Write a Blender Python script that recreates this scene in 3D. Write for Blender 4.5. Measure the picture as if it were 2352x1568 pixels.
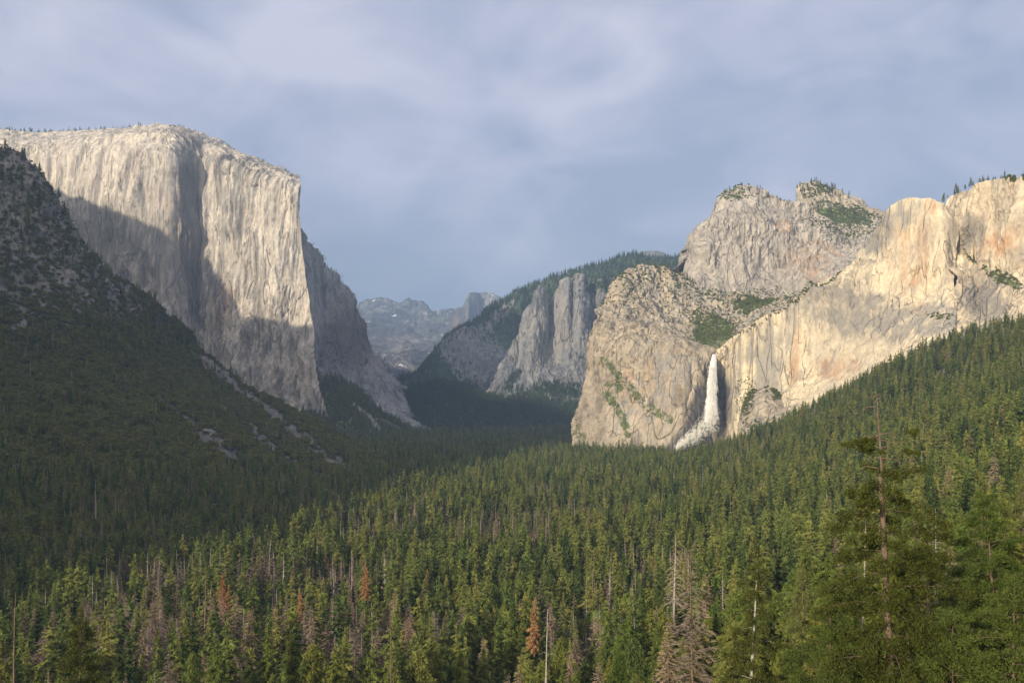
import bpy, math, random
import numpy as np
from mathutils import Vector

for o in list(bpy.data.objects):
    bpy.data.objects.remove(o)
S = bpy.context.scene
COL = S.collection
R = math.radians

# ------------------------------------------------------------------ camera, light, air
F, CX, HY = 1976.0, 1176.0, 884.0          # focal length, centre and horizon of the 2352 x 1568 frame
cam_d = bpy.data.cameras.new("camera"); cam = bpy.data.objects.new("camera", cam_d); COL.objects.link(cam)
cam.location = (0, 0, 0); cam.rotation_euler = (R(90), 0, 0)
cam_d.sensor_width = 36; cam_d.lens = 36 * F / 2352; cam_d.shift_y = (HY - 784) / 2352
cam_d.clip_start = 1; cam_d.clip_end = 60000
S.camera = cam
S.view_settings.view_transform = 'Standard'; S.view_settings.look = 'None'
S.view_settings.gamma = 1; S.view_settings.exposure = 0.80
S.cycles.use_denoising = True
S.cycles.max_bounces = 5; S.cycles.diffuse_bounces = 3; S.cycles.glossy_bounces = 1
S.cycles.transmission_bounces = 2; S.cycles.transparent_max_bounces = 12; S.cycles.volume_bounces = 0
S.cycles.volume_max_steps = 64

SUN_AZ, SUN_EL = 35.0, 16.0
sd = Vector((math.sin(R(SUN_AZ)) * math.cos(R(SUN_EL)), math.cos(R(SUN_AZ)) * math.cos(R(SUN_EL)), -math.sin(R(SUN_EL))))
sun_d = bpy.data.lights.new("sun", 'SUN'); sun = bpy.data.objects.new("sun", sun_d); COL.objects.link(sun)
sun_d.energy = 4.5; sun_d.angle = R(0.5); sun_d.color = (1.0, 0.85, 0.62)
sun.rotation_euler = sd.to_track_quat('-Z', 'Y').to_euler()

W = bpy.data.worlds.new("World"); S.world = W; W.use_nodes = True
nt = W.node_tree; nt.nodes.clear()
def N(nt, t, **kw):
    n = nt.nodes.new(t)
    for k, v in kw.items():
        if k == 'ins':
            for a, b in v.items(): n.inputs[a].default_value = b
        else: setattr(n, k, v)
    return n
def LK(nt, a, b): nt.links.new(a, b)
def ramp(nt, stops, src=None):
    r = nt.nodes.new('ShaderNodeValToRGB'); e = r.color_ramp.elements
    while len(e) > 1: e.remove(e[-1])
    e[0].position = stops[0][0]; e[0].color = tuple(stops[0][1]) + (1,)
    for p, c in stops[1:]:
        q = e.new(p); q.color = tuple(c) + (1,)
    if src is not None: nt.links.new(src, r.inputs[0])
    return r
def fr(a, b): return [(a, (0, 0, 0)), (b, (1, 1, 1))]
sky = N(nt, 'ShaderNodeTexSky', sky_type='NISHITA', sun_disc=False)
sky.sun_elevation = R(SUN_EL); sky.sun_rotation = R(180 + SUN_AZ); sky.altitude = 1400
sk = N(nt, 'ShaderNodeVectorMath', operation='SCALE', ins={3: 0.1}); LK(nt, sky.outputs[0], sk.inputs[0])
tc = N(nt, 'ShaderNodeTexCoord')
mp = N(nt, 'ShaderNodeMapping'); mp.inputs['Scale'].default_value = (1.0, 0.8, 2.1); mp.inputs['Rotation'].default_value = (0, R(-18), 0)
mp.inputs['Location'].default_value = (0.42, 0.1, 0.05)
LK(nt, tc.outputs['Generated'], mp.inputs[0])
n1 = N(nt, 'ShaderNodeTexNoise', ins={'Scale': 2.6, 'Detail': 6.0, 'Roughness': 0.5, 'Distortion': 0.9}); LK(nt, mp.outputs[0], n1.inputs[0])
n2 = N(nt, 'ShaderNodeTexNoise', ins={'Scale': 6.0, 'Detail': 4.0, 'Roughness': 0.5, 'Distortion': 1.0}); LK(nt, mp.outputs[0], n2.inputs[0])
mx = N(nt, 'ShaderNodeMix', data_type='FLOAT', ins={0: 0.36}); LK(nt, n1.outputs[0], mx.inputs[2]); LK(nt, n2.outputs[0], mx.inputs[3])
cl = ramp(nt, [(0.39, (0.312, 0.350, 0.482)), (0.46, (0.382, 0.408, 0.535)), (0.53, (0.455, 0.468, 0.590)), (0.61, (0.555, 0.556, 0.665))], mx.outputs[0])
mm = N(nt, 'ShaderNodeMix', data_type='RGBA', ins={0: 0.93}); LK(nt, sk.outputs[0], mm.inputs[6]); LK(nt, cl.outputs[0], mm.inputs[7])
# grey-blue murk of the cloud base low over the horizon
sep = N(nt, 'ShaderNodeSeparateXYZ'); LK(nt, tc.outputs['Generated'], sep.inputs[0])
hz = ramp(nt, [(0.0, (1, 1, 1)), (0.22, (0, 0, 0))], sep.outputs[2])
mh = N(nt, 'ShaderNodeMix', data_type='RGBA'); LK(nt, hz.outputs[0], mh.inputs[0]); LK(nt, mm.outputs[2], mh.inputs[6]); mh.inputs[7].default_value = (0.295, 0.338, 0.445, 1)
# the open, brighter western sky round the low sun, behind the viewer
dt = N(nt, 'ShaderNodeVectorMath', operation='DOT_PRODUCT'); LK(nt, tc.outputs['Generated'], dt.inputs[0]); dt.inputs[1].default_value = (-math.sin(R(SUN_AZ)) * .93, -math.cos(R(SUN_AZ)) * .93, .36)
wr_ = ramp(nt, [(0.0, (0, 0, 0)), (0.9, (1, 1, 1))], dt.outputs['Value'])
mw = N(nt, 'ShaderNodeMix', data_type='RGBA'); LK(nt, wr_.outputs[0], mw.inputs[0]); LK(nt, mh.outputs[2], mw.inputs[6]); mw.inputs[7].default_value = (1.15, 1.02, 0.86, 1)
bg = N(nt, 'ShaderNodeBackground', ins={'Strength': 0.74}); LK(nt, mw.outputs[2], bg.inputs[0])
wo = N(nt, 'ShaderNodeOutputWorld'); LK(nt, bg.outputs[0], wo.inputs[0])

# ------------------------------------------------------------------ helpers
def tag(o, label, cat, group=None, kind=None):
    o['label'] = label; o['category'] = cat
    if group: o['group'] = group
    if kind: o['kind'] = kind
    return o

rs = np.random.RandomState(7)
PERM = rs.permutation(256); PERM = np.concatenate([PERM, PERM, PERM])
GR = rs.normal(size=(256, 3)); GR /= np.linalg.norm(GR, axis=1)[:, None]
def perlin(x, y, z):
    xi = np.floor(x).astype(int); yi = np.floor(y).astype(int); zi = np.floor(z).astype(int)
    xf = x - xi; yf = y - yi; zf = z - zi; xi &= 255; yi &= 255; zi &= 255
    fu = lambda t: t * t * t * (t * (t * 6 - 15) + 10)
    u, v, w = fu(xf), fu(yf), fu(zf)
    def g(a, b, c):
        h = PERM[PERM[PERM[xi + a] + yi + b] + zi + c]; q = GR[h]
        return q[..., 0] * (xf - a) + q[..., 1] * (yf - b) + q[..., 2] * (zf - c)
    l = lambda t, a, b: a + t * (b - a)
    return 1.6 * l(w, l(v, l(u, g(0, 0, 0), g(1, 0, 0)), l(u, g(0, 1, 0), g(1, 1, 0))),
                   l(v, l(u, g(0, 0, 1), g(1, 0, 1)), l(u, g(0, 1, 1), g(1, 1, 1))))
def fbm(x, y, z, o=4, ridge=False, gain=0.5):
    s = 0; a = 1.0; t = 0; f = 1.0
    for i in range(o):
        n = perlin(x * f + 13.7 * i, y * f + 5.1 * i, z * f + 9.3 * i)
        if ridge: n = 1 - 2 * np.abs(n)
        s = s + a * n; t += a; a *= gain; f *= 2.03
    return s / t
def ss(a, b, x):
    t = np.clip((x - a) / (b - a), 0, 1); return t * t * (3 - 2 * t)

def mk(name, V, Fc, mats, midx=None, smooth=False, attrs=None):
    V = np.asarray(V, np.float32); Fc = np.asarray(Fc, np.int32); m, k = Fc.shape
    me = bpy.data.meshes.new(name)
    me.vertices.add(len(V)); me.vertices.foreach_set('co', V.ravel())
    me.loops.add(m * k); me.loops.foreach_set('vertex_index', Fc.ravel())
    me.polygons.add(m); me.polygons.foreach_set('loop_start', np.arange(m, dtype=np.int32) * k)
    for mt in mats: me.materials.append(mt)
    if midx is not None: me.polygons.foreach_set('material_index', np.asarray(midx, np.int32))
    if smooth: me.polygons.foreach_set('use_smooth', np.ones(m, bool))
    if attrs:
        for a, v in attrs.items():
            at = me.attributes.new(a, 'FLOAT', 'POINT'); at.data.foreach_set('value', np.asarray(v, np.float32).ravel())
    me.update(calc_edges=True)
    return me
def ob(name, me, parent=None, loc=None):
    o = bpy.data.objects.new(name, me); COL.objects.link(o)
    if parent is not None: o.parent = parent
    if loc is not None: o.location = loc
    return o
def unproj(px, py, d): return np.stack([(px - CX) / F * d, d, (HY - py) / F * d], -1)
def proj(P): return CX + P[..., 0] / P[..., 1] * F, HY - P[..., 2] / P[..., 1] * F

# ------------------------------------------------------------------ materials
def new_mat(name):
    m = bpy.data.materials.new(name); m.use_nodes = True; m.node_tree.nodes.clear(); return m
def rock_mat(name, light, mid, dark, scale=1.0, vs=0.16, veg=(0.115, 0.145, 0.055), stain=(0.42, 0.22, 0.10), bump=1.0, con=1.0, streak=0.55, snow=False, varnish=(0.30, 0.285, 0.265)):
    m = new_mat(name); t = m.node_tree
    geo = N(t, 'ShaderNodeNewGeometry')
    def nz(sc, vz, det, rough=0.6, dist=0.0, off=0.0):
        mp = N(t, 'ShaderNodeMapping'); mp.inputs['Scale'].default_value = (sc, sc, sc * vz); mp.inputs['Location'].default_value = (off, off * .7, off * .3)
        LK(t, geo.outputs['Position'], mp.inputs[0])
        n = N(t, 'ShaderNodeTexNoise', ins={'Scale': 1.0, 'Detail': det, 'Roughness': rough, 'Distortion': dist}); LK(t, mp.outputs[0], n.inputs[0]); return n
    a = nz(0.0045 * scale, 0.8, 6, 0.6, 0.4)                       # broad patches
    b = nz(0.022 * scale, vs, 6, 0.62, 0.3, 3.0)                   # streaks running down the face
    c = nz(0.07 * scale, 0.55, 5, 0.65, 0.8, 7.0)                  # blocky grain
    base = ramp(t, [(0.36, dark), (0.48, mid), (0.58, light)], a.outputs[0])
    bs = ramp(t, [(0.37, tuple(x * 0.72 for x in dark)), (0.46, mid), (0.57, light)], b.outputs[0])
    m1 = N(t, 'ShaderNodeMix', data_type='RGBA', ins={0: streak}); LK(t, base.outputs[0], m1.inputs[6]); LK(t, bs.outputs[0], m1.inputs[7])
    cr = ramp(t, [(0.34, (0.40,) * 3), (0.45, (0.88,) * 3), (0.62, (1.18,) * 3)], c.outputs[0])
    m2 = N(t, 'ShaderNodeMix', data_type='RGBA', blend_type='MULTIPLY', ins={0: 0.75 * con}); LK(t, m1.outputs[2], m2.inputs[6]); LK(t, cr.outputs[0], m2.inputs[7])
    # joints and cracks, broken up so that they come and go
    def crack(sc, vz, rot, w, off):
        mp = N(t, 'ShaderNodeMapping'); mp.inputs['Scale'].default_value = (sc, sc, sc * vz); mp.inputs['Rotation'].default_value = (0, R(rot), 0); mp.inputs['Location'].default_value = (off, off, off)
        LK(t, geo.outputs['Position'], mp.inputs[0])
        n = N(t, 'ShaderNodeTexNoise', ins={'Scale': 1.0, 'Detail': 1.6, 'Roughness': 0.35, 'Distortion': 0.0}); LK(t, mp.outputs[0], n.inputs[0])
        d = N(t, 'ShaderNodeMath', operation='SUBTRACT', ins={1: 0.5}); LK(t, n.outputs[0], d.inputs[0]); e = N(t, 'ShaderNodeMath', operation='ABSOLUTE'); LK(t, d.outputs[0], e.inputs[0])
        return ramp(t, [(0.0, (0, 0, 0)), (w, (1, 1, 1))], e.outputs[0])
    k1 = crack(0.024 * scale, 0.07, 4, 0.012, 41.0); k2 = crack(0.009 * scale, 0.30, 48, 0.007, 53.0)
    ck = N(t, 'ShaderNodeMix', data_type='RGBA', blend_type='MULTIPLY', ins={0: 1.0}); LK(t, k1.outputs[0], ck.inputs[6]); LK(t, k2.outputs[0], ck.inputs[7])
    cb = ramp(t, fr(0.42, 0.52), a.outputs[0]); cq = N(t, 'ShaderNodeMix', data_type='RGBA'); LK(t, cb.outputs[0], cq.inputs[0]); cq.inputs[6].default_value = (1, 1, 1, 1); LK(t, ck.outputs[2], cq.inputs[7])
    cm = ramp(t, [(0, (.64, .64, .66)), (1, (1, 1, 1))], cq.outputs[2])
    m2b = N(t, 'ShaderNodeMix', data_type='RGBA', blend_type='MULTIPLY', ins={0: 1.0}); LK(t, m2.outputs[2], m2b.inputs[6]); LK(t, cm.outputs[0], m2b.inputs[7]); m2 = m2b
    # iron stains
    st = N(t, 'ShaderNodeAttribute', attribute_name='stain')
    sn = nz(0.03 * scale, 0.22, 4, 0.6, 0.5, 11.0); sr = ramp(t, fr(0.38, 0.62), sn.outputs[0])
    sm = N(t, 'ShaderNodeMath', operation='MULTIPLY'); LK(t, st.outputs['Fac'], sm.inputs[0]); LK(t, sr.outputs[0], sm.inputs[1])
    m3 = N(t, 'ShaderNodeMix', data_type='RGBA'); LK(t, sm.outputs[0], m3.inputs[0]); LK(t, m2.outputs[2], m3.inputs[6]); m3.inputs[7].default_value = stain + (1,)
    # grey varnish drawn down the face in patches, also deepening the painted recess shade
    ga_ = N(t, 'ShaderNodeAttribute', attribute_name='grey')
    gn = nz(0.05 * scale, 0.07, 5, 0.6, 0.2, 23.0); gs = N(t, 'ShaderNodeMath', operation='ADD'); LK(t, gn.outputs[0], gs.inputs[0]); LK(t, ga_.outputs['Fac'], gs.inputs[1])
    gb = N(t, 'ShaderNodeMath', operation='ADD'); LK(t, gs.outputs[0], gb.inputs[0]); LK(t, a.outputs[0], gb.inputs[1]); gh = N(t, 'ShaderNodeMath', operation='MULTIPLY', ins={1: 0.5}); LK(t, gb.outputs[0], gh.inputs[0])
    gr_ = ramp(t, [(.50, (0, 0, 0)), (.60, (.85,) * 3)], gh.outputs[0])
    mg = N(t, 'ShaderNodeMix', data_type='RGBA'); LK(t, gr_.outputs[0], mg.inputs[0]); LK(t, m3.outputs[2], mg.inputs[6]); mg.inputs[7].default_value = tuple(x * .92 for x in varnish) + (1,)
    m3 = mg
    # dark tone: soaked rock, darker patches, shade painted into the pale cliff's recess
    wt = N(t, 'ShaderNodeAttribute', attribute_name='dark_tone')
    wr = ramp(t, fr(0.20, 0.42), b.outputs[0])
    wm = N(t, 'ShaderNodeMath', operation='MULTIPLY'); LK(t, wt.outputs['Fac'], wm.inputs[0]); LK(t, wr.outputs[0], wm.inputs[1])
    m4 = N(t, 'ShaderNodeMix', data_type='RGBA'); LK(t, wm.outputs[0], m4.inputs[0]); LK(t, m3.outputs[2], m4.inputs[6]); m4.inputs[7].default_value = (0.085, 0.08, 0.085, 1)
    # low brush on ledges
    vg = N(t, 'ShaderNodeAttribute', attribute_name='veg')
    vn = nz(0.045 * scale, 1.0, 5, 0.7, 0.3, 17.0)
    va = N(t, 'ShaderNodeMath', operation='ADD'); LK(t, vg.outputs['Fac'], va.inputs[0]); LK(t, vn.outputs[0], va.inputs[1])
    vr = ramp(t, fr(0.93 / 2, 1.06 / 2)); vh = N(t, 'ShaderNodeMath', operation='MULTIPLY', ins={1: 0.5}); LK(t, va.outputs[0], vh.inputs[0]); LK(t, vh.outputs[0], vr.inputs[0])
    vc = ramp(t, [(0.35, tuple(x * .55 for x in veg)), (0.65, tuple(x * 1.3 for x in veg))], c.outputs[0])
    m5 = N(t, 'ShaderNodeMix', data_type='RGBA'); LK(t, vr.outputs[0], m5.inputs[0]); LK(t, m4.outputs[2], m5.inputs[6]); LK(t, vc.outputs[0], m5.inputs[7])
    last = m5
    if snow:
        s1 = nz(0.0028, 2.5, 4, 0.6, 1.2, 5.0); sr1 = ramp(t, fr(0.66, 0.68), s1.outputs[0])
        m6 = N(t, 'ShaderNodeMix', data_type='RGBA'); LK(t, sr1.outputs[0], m6.inputs[0]); LK(t, last.outputs[2], m6.inputs[6]); m6.inputs[7].default_value = (0.75, 0.76, 0.8, 1)
        last = m6
    bp1 = N(t, 'ShaderNodeBump', ins={'Strength': 0.75 * bump, 'Distance': 16.0 / scale}); LK(t, b.outputs[0], bp1.inputs['Height'])
    bp2 = N(t, 'ShaderNodeBump', ins={'Strength': 0.55 * bump, 'Distance': 10.0 / scale}); LK(t, c.outputs[0], bp2.inputs['Height']); LK(t, bp1.outputs[0], bp2.inputs['Normal'])
    bp3 = N(t, 'ShaderNodeBump', ins={'Strength': 0.9 * bump, 'Distance': 6.0 / scale}); LK(t, cq.outputs[2], bp3.inputs['Height']); LK(t, bp2.outputs[0], bp3.inputs['Normal']); bp2 = bp3
    p = N(t, 'ShaderNodeBsdfPrincipled', ins={'Roughness': 0.9, 'Specular IOR Level': 0.15}); LK(t, last.outputs[2], p.inputs['Base Color']); LK(t, bp2.outputs[0], p.inputs['Normal'])
    o = N(t, 'ShaderNodeOutputMaterial'); LK(t, p.outputs[0], o.inputs[0])
    return m

def leaf_mat(name, cols, trans=0.38, nscale=0.12):
    m = new_mat(name); t = m.node_tree
    oi = N(t, 'ShaderNodeObjectInfo'); r = ramp(t, [(i / (len(cols) - 1), c) for i, c in enumerate(cols)], oi.outputs['Random'])
    geo = N(t, 'ShaderNodeNewGeometry')
    n = N(t, 'ShaderNodeTexNoise', ins={'Scale': nscale * 6, 'Detail': 2.0}); LK(t, geo.outputs['Position'], n.inputs[0])
    k = ramp(t, [(0.3, (0.65,) * 3), (0.7, (1.3, 1.28, 1.15))], n.outputs[0])
    mu = N(t, 'ShaderNodeMix', data_type='RGBA', blend_type='MULTIPLY', ins={0: 1.0}); LK(t, r.outputs[0], mu.inputs[6]); LK(t, k.outputs[0], mu.inputs[7])
    d = N(t, 'ShaderNodeBsdfDiffuse'); LK(t, mu.outputs[2], d.inputs[0])
    tr = N(t, 'ShaderNodeBsdfTranslucent'); LK(t, mu.outputs[2], tr.inputs[0])
    ms = N(t, 'ShaderNodeMixShader', ins={0: trans}); LK(t, d.outputs[0], ms.inputs[1]); LK(t, tr.outputs[0], ms.inputs[2])
    o = N(t, 'ShaderNodeOutputMaterial'); LK(t, ms.outputs[0], o.inputs[0])
    return m
def bark_mat(name, a, b, sc=1.5):
    m = new_mat(name); t = m.node_tree
    tc = N(t, 'ShaderNodeTexCoord'); mp = N(t, 'ShaderNodeMapping'); mp.inputs['Scale'].default_value = (sc, sc, sc * .18); LK(t, tc.outputs['Object'], mp.inputs[0])
    n = N(t, 'ShaderNodeTexNoise', ins={'Scale': 3.0, 'Detail': 4.0, 'Roughness': 0.7}); LK(t, mp.outputs[0], n.inputs[0])
    r = ramp(t, [(0.35, a), (0.65, b)], n.outputs[0])
    bp = N(t, 'ShaderNodeBump', ins={'Strength': 0.6, 'Distance': 0.1}); LK(t, n.outputs[0], bp.inputs['Height'])
    p = N(t, 'ShaderNodeBsdfPrincipled', ins={'Roughness': 0.95, 'Specular IOR Level': 0.1}); LK(t, r.outputs[0], p.inputs['Base Color']); LK(t, bp.outputs[0], p.inputs['Normal'])
    o = N(t, 'ShaderNodeOutputMaterial'); LK(t, p.outputs[0], o.inputs[0]); return m

M_ELCAP = rock_mat("granite_pale", (0.60, 0.555, 0.49), (0.43, 0.405, 0.375), (0.22, 0.215, 0.215), vs=0.085, streak=0.72, varnish=(.265, .25, .235))
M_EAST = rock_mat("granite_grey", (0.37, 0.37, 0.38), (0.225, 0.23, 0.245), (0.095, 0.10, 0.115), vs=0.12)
M_CATH = rock_mat("granite_buff", (0.47, 0.41, 0.32), (0.355, 0.31, 0.24), (0.20, 0.178, 0.148), vs=0.30, scale=1.3)
M_MID = rock_mat("granite_ash", (0.46, 0.42, 0.37), (0.335, 0.305, 0.275), (0.19, 0.178, 0.168), vs=0.22, scale=1.2)
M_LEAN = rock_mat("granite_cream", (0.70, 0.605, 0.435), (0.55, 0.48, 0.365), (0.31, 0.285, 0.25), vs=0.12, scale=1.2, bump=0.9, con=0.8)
M_FAR = rock_mat("granite_far_shaded", (0.235, 0.24, 0.26), (0.155, 0.16, 0.18), (0.075, 0.08, 0.095), vs=0.2, scale=0.8, bump=1.3, veg=(.05, .075, .04))  # cloud shade over the distance put into this lowered albedo
M_SNOW = rock_mat("granite_alpine_shaded", (0.12, 0.12, 0.13), (0.08, 0.08, 0.09), (0.042, 0.044, 0.05), vs=0.4, scale=0.35, bump=1.3, snow=True)  # albedo lowered to stand in for cloud shade on the far peaks
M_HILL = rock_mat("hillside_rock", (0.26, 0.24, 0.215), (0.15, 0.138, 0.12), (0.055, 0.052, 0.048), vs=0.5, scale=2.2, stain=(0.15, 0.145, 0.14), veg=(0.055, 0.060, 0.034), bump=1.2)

def ground_mat():
    m = new_mat("forest_floor"); t = m.node_tree
    geo = N(t, 'ShaderNodeNewGeometry')
    n = N(t, 'ShaderNodeTexNoise', ins={'Scale': 0.03, 'Detail': 8.0, 'Roughness': 0.65}); LK(t, geo.outputs['Position'], n.inputs[0])
    r = ramp(t, [(0.35, (0.020, 0.026, 0.012)), (0.55, (0.040, 0.045, 0.022)), (0.7, (0.075, 0.065, 0.042))], n.outputs[0])
    at = N(t, 'ShaderNodeAttribute', attribute_name='bare')
    n2 = N(t, 'ShaderNodeTexNoise', ins={'Scale': 0.25, 'Detail': 6.0, 'Roughness': 0.75}); LK(t, geo.outputs['Position'], n2.inputs[0])
    r2 = ramp(t, [(0.4, (0.14, 0.125, 0.10)), (0.62, (0.36, 0.33, 0.29))], n2.outputs[0])
    mx = N(t, 'ShaderNodeMix', data_type='RGBA'); LK(t, at.outputs['Fac'], mx.inputs[0]); LK(t, r.outputs[0], mx.inputs[6]); LK(t, r2.outputs[0], mx.inputs[7])
    p = N(t, 'ShaderNodeBsdfPrincipled', ins={'Roughness': 1.0, 'Specular IOR Level': 0.0}); LK(t, mx.outputs[2], p.inputs['Base Color'])
    o = N(t, 'ShaderNodeOutputMaterial'); LK(t, p.outputs[0], o.inputs[0]); return m
M_GROUND = ground_mat()
M_CON = leaf_mat("conifer_needles", [(0.1175, 0.1609, 0.0442), (0.1898, 0.2307, 0.055), (0.2398, 0.2556, 0.0644), (0.1343, 0.2025, 0.0473), (0.2619, 0.2702, 0.0747), (0.1175, 0.1744, 0.0536), (0.212, 0.2477, 0.063)])
M_CONF = leaf_mat("conifer_needles_far", [(0.1329, 0.1797, 0.0563), (0.2137, 0.2561, 0.0707), (0.2697, 0.2804, 0.0813), (0.1577, 0.2259, 0.0634), (0.3069, 0.2986, 0.0966), (0.1329, 0.1894, 0.0671), (0.2448, 0.2744, 0.0788)], nscale=0.02)
M_FIR = leaf_mat("fir_needles", [(0.0711, 0.1121, 0.0384), (0.0949, 0.1375, 0.0403), (0.0791, 0.1196, 0.048)], nscale=0.02)
M_PINE = leaf_mat("pine_needles", [(0.0915, 0.1116, 0.0275), (0.1081, 0.1196, 0.0324)], nscale=0.2)
M_PINEL = leaf_mat("pine_needles_pale", [(.17, .20, .07), (.20, .22, .085)], nscale=0.2)
M_PINEG = leaf_mat("pine_needles_green", [(0.0967, 0.1408, 0.0343), (0.1237, 0.1579, 0.0418)], nscale=0.2)
M_OAK = leaf_mat("oak_leaves", [(0.1291, 0.1468, 0.0444), (0.158, 0.1665, 0.0502), (0.1374, 0.1468, 0.0537), (0.1788, 0.1782, 0.0587)], nscale=0.05)
M_OAKG = leaf_mat("bright_leaves", [(0.132, 0.2046, 0.0446), (0.1848, 0.231, 0.0515)], nscale=0.05)
M_TWIG = leaf_mat("dead_twigs", [(0.2732, 0.2044, 0.1617), (0.334, 0.2644, 0.2156), (0.2226, 0.1846, 0.1617), (0.3643, 0.2693, 0.2058)], trans=0.0)
M_RUST = leaf_mat("rust_needles", [(0.34, 0.17, 0.08), (0.42, 0.25, 0.13)], trans=0.15)
M_BARK = bark_mat("bark_brown", (0.10, 0.072, 0.055), (0.21, 0.15, 0.115))
M_BARKR = bark_mat("bark_red", (0.10, 0.072, 0.054), (0.215, 0.155, 0.12))
M_GREY = bark_mat("bark_silver", (0.26, 0.24, 0.22), (0.50, 0.47, 0.44))

# ------------------------------------------------------------------ ground
def tps_fit(P, v):
    n = len(P); r2 = ((P[:, None] - P[None]) ** 2).sum(-1); K = 0.5 * r2 * np.log(r2 + 1e-9)
    A = np.zeros((n + 3, n + 3)); A[:n, :n] = K + np.eye(n) * 0.02; A[:n, n] = 1; A[:n, n + 1:] = P; A[n, :n] = 1; A[n + 1:, :n] = P.T
    return np.linalg.solve(A, np.concatenate([v, np.zeros(3)]))
def base_h(y):
    return np.interp(y, [-3000, -400, -60, 0, 15, 40, 100, 200, 350, 600, 1000, 2000, 3000, 4500, 9000, 30000],
                     [120, 30, 0, -3, -8, -24, -56, -104, -150, -165, -170, -184, -208, -238, -250, -300])
ctrl = [(2700, 740, 1450), (2500, 740, 1450), (2352, 760, 1480), (2200, 800, 1560), (2060, 858, 1700), (1990, 902, 1800), (1900, 940, 1900), (1830, 982, 1960), (1760, 1025, 2050),
        (2352, 950, 950), (2500, 900, 950), (2352, 1120, 600), (2500, 1080, 600), (2100, 1010, 1150), (1900, 1060, 1200), (2352, 1300, 370), (2100, 1230, 560),
        (2352, 1500, 210), (2500, 1480, 210), (2050, 1420, 350)]
cp = []; cv = []
for px, py, d in ctrl:
    q = unproj(px, py, d); cp.append((q[0] / 1000, q[1] / 1000)); cv.append(q[2] - base_h(d))
for px in (-1200, -300, 200, 700, 1100, 1350):
    for d in (60, 200, 500, 900, 1500, 2300, 3500, 6000): cp.append(((px - CX) / F * d / 1000, d / 1000)); cv.append(0)
for px, d in ((1550, 60), (1550, 300), (1550, 700), (1550, 1100), (1600, 1500), (1640, 2100), (1500, 2300), (1900, 60), (1900, 120), (2300, 60)): cp.append(((px - CX) / F * d / 1000, d / 1000)); cv.append(0)
for px, d, z in ((1700, 2500, 10), (1900, 2300, 120), (2200, 2000, 260), (2500, 1900, 330), (2500, 3000, 330), (1900, 3500, 150)): cp.append(((px - CX) / F * d / 1000, d / 1000)); cv.append(z)
cp = np.array(cp); cv = np.array(cv, float); TW = tps_fit(cp, cv)
def hgt(x, y):
    x = np.asarray(x, float); y = np.asarray(y, float); sh = x.shape; X = x.ravel() / 1000; Y = y.ravel() / 1000
    out = np.full(X.shape, TW[-3]) + TW[-2] * X + TW[-1] * Y
    for i in range(len(cp)):
        r2 = (X - cp[i, 0]) ** 2 + (Y - cp[i, 1]) ** 2; out += TW[i] * 0.5 * r2 * np.log(r2 + 1e-9)
    out = np.clip(out, -5, 400) * ss(-0.1, 0.05, Y) * (1 - ss(4.0, 5.0, Y)) * (1 - ss(2.2, 3.5, np.abs(X)))
    out = out.reshape(sh)
    out = out + ss(20, 90, out) * (13 * perlin(x / 190, y / 190, 0 * x + 8.3) + 6 * perlin(x / 70, y / 70, 0 * x + 3.1))
    return base_h(y) + out + 2.5 * perlin(x / 90, y / 90, 0 * x)
ga = np.sinh(np.linspace(-7.2, 7.2, 460)) * 20000 / np.sinh(7.2) * 1.0
gy = np.concatenate([-np.geomspace(4000, 20, 40), np.linspace(-10, 3000, 420), np.geomspace(3040, 24000, 60)])
gx = np.concatenate([-np.geomspace(20000, 1640, 40), np.linspace(-1600, 1600, 400), np.geomspace(1640, 20000, 40)])
GX, GY = np.meshgrid(gx, gy)
GZ = hgt(GX, GY)
gV = np.stack([GX, GY, GZ], -1); ny_, nx_ = GX.shape
ppx, ppy = np.where(GY > 30, CX + GX / np.maximum(GY, 30) * F, -9999), HY - GZ / np.maximum(GY, 30) * F
def seg_mask(px, py, pts, w0, w1, soft=0.5):
    """1 near a polyline drawn by its run across the slope, width growing from w0 to w1"""
    m = np.zeros(np.shape(px)); n = len(pts) - 1
    for i in range(n):
        (ax, ay), (bx, by) = pts[i], pts[i + 1]; dx, dy = bx - ax, by - ay; L2 = dx * dx + dy * dy
        t = np.clip(((px - ax) * dx + (py - ay) * dy) / L2, 0, 1); d = np.hypot(px - ax - t * dx, py - ay - t * dy)
        w = w0 + (w1 - w0) * (i + t) / n; m = np.maximum(m, 1 - ss(w * (1 - soft), w, d))
    return m
def blob(px, py, cx, cy, rx, ry, ang=0, soft=0.5):
    c, s = math.cos(R(ang)), math.sin(R(ang)); dx = px - cx; dy = py - cy
    u = (dx * c + dy * s) / rx; v = (-dx * s + dy * c) / ry; return 1 - ss(1 - soft, 1 + soft, np.hypot(u, v))
def bare_mask(px, py):
    return np.maximum.reduce([blob(px, py, 2160, 872, 26, 14, -55), blob(px, py, 1545, 1163, 46, 10, 0), blob(px, py, 1800, 1020, 26, 12, 0), blob(px, py, 1395, 1045, 16, 5, 0)])
bare = bare_mask(ppx, ppy)
ii = np.arange(ny_ * nx_).reshape(ny_, nx_)
def gridF(ii): return np.stack([ii[:-1, :-1], ii[:-1, 1:], ii[1:, 1:], ii[1:, :-1]], -1).reshape(-1, 4)
g = ob("ground", mk("ground", gV.reshape(-1, 3), gridF(ii), [M_GROUND], smooth=True, attrs={'bare': bare}))
tag(g, "dark forest floor of the flat valley between the cliffs", "ground", kind="structure")

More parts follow.
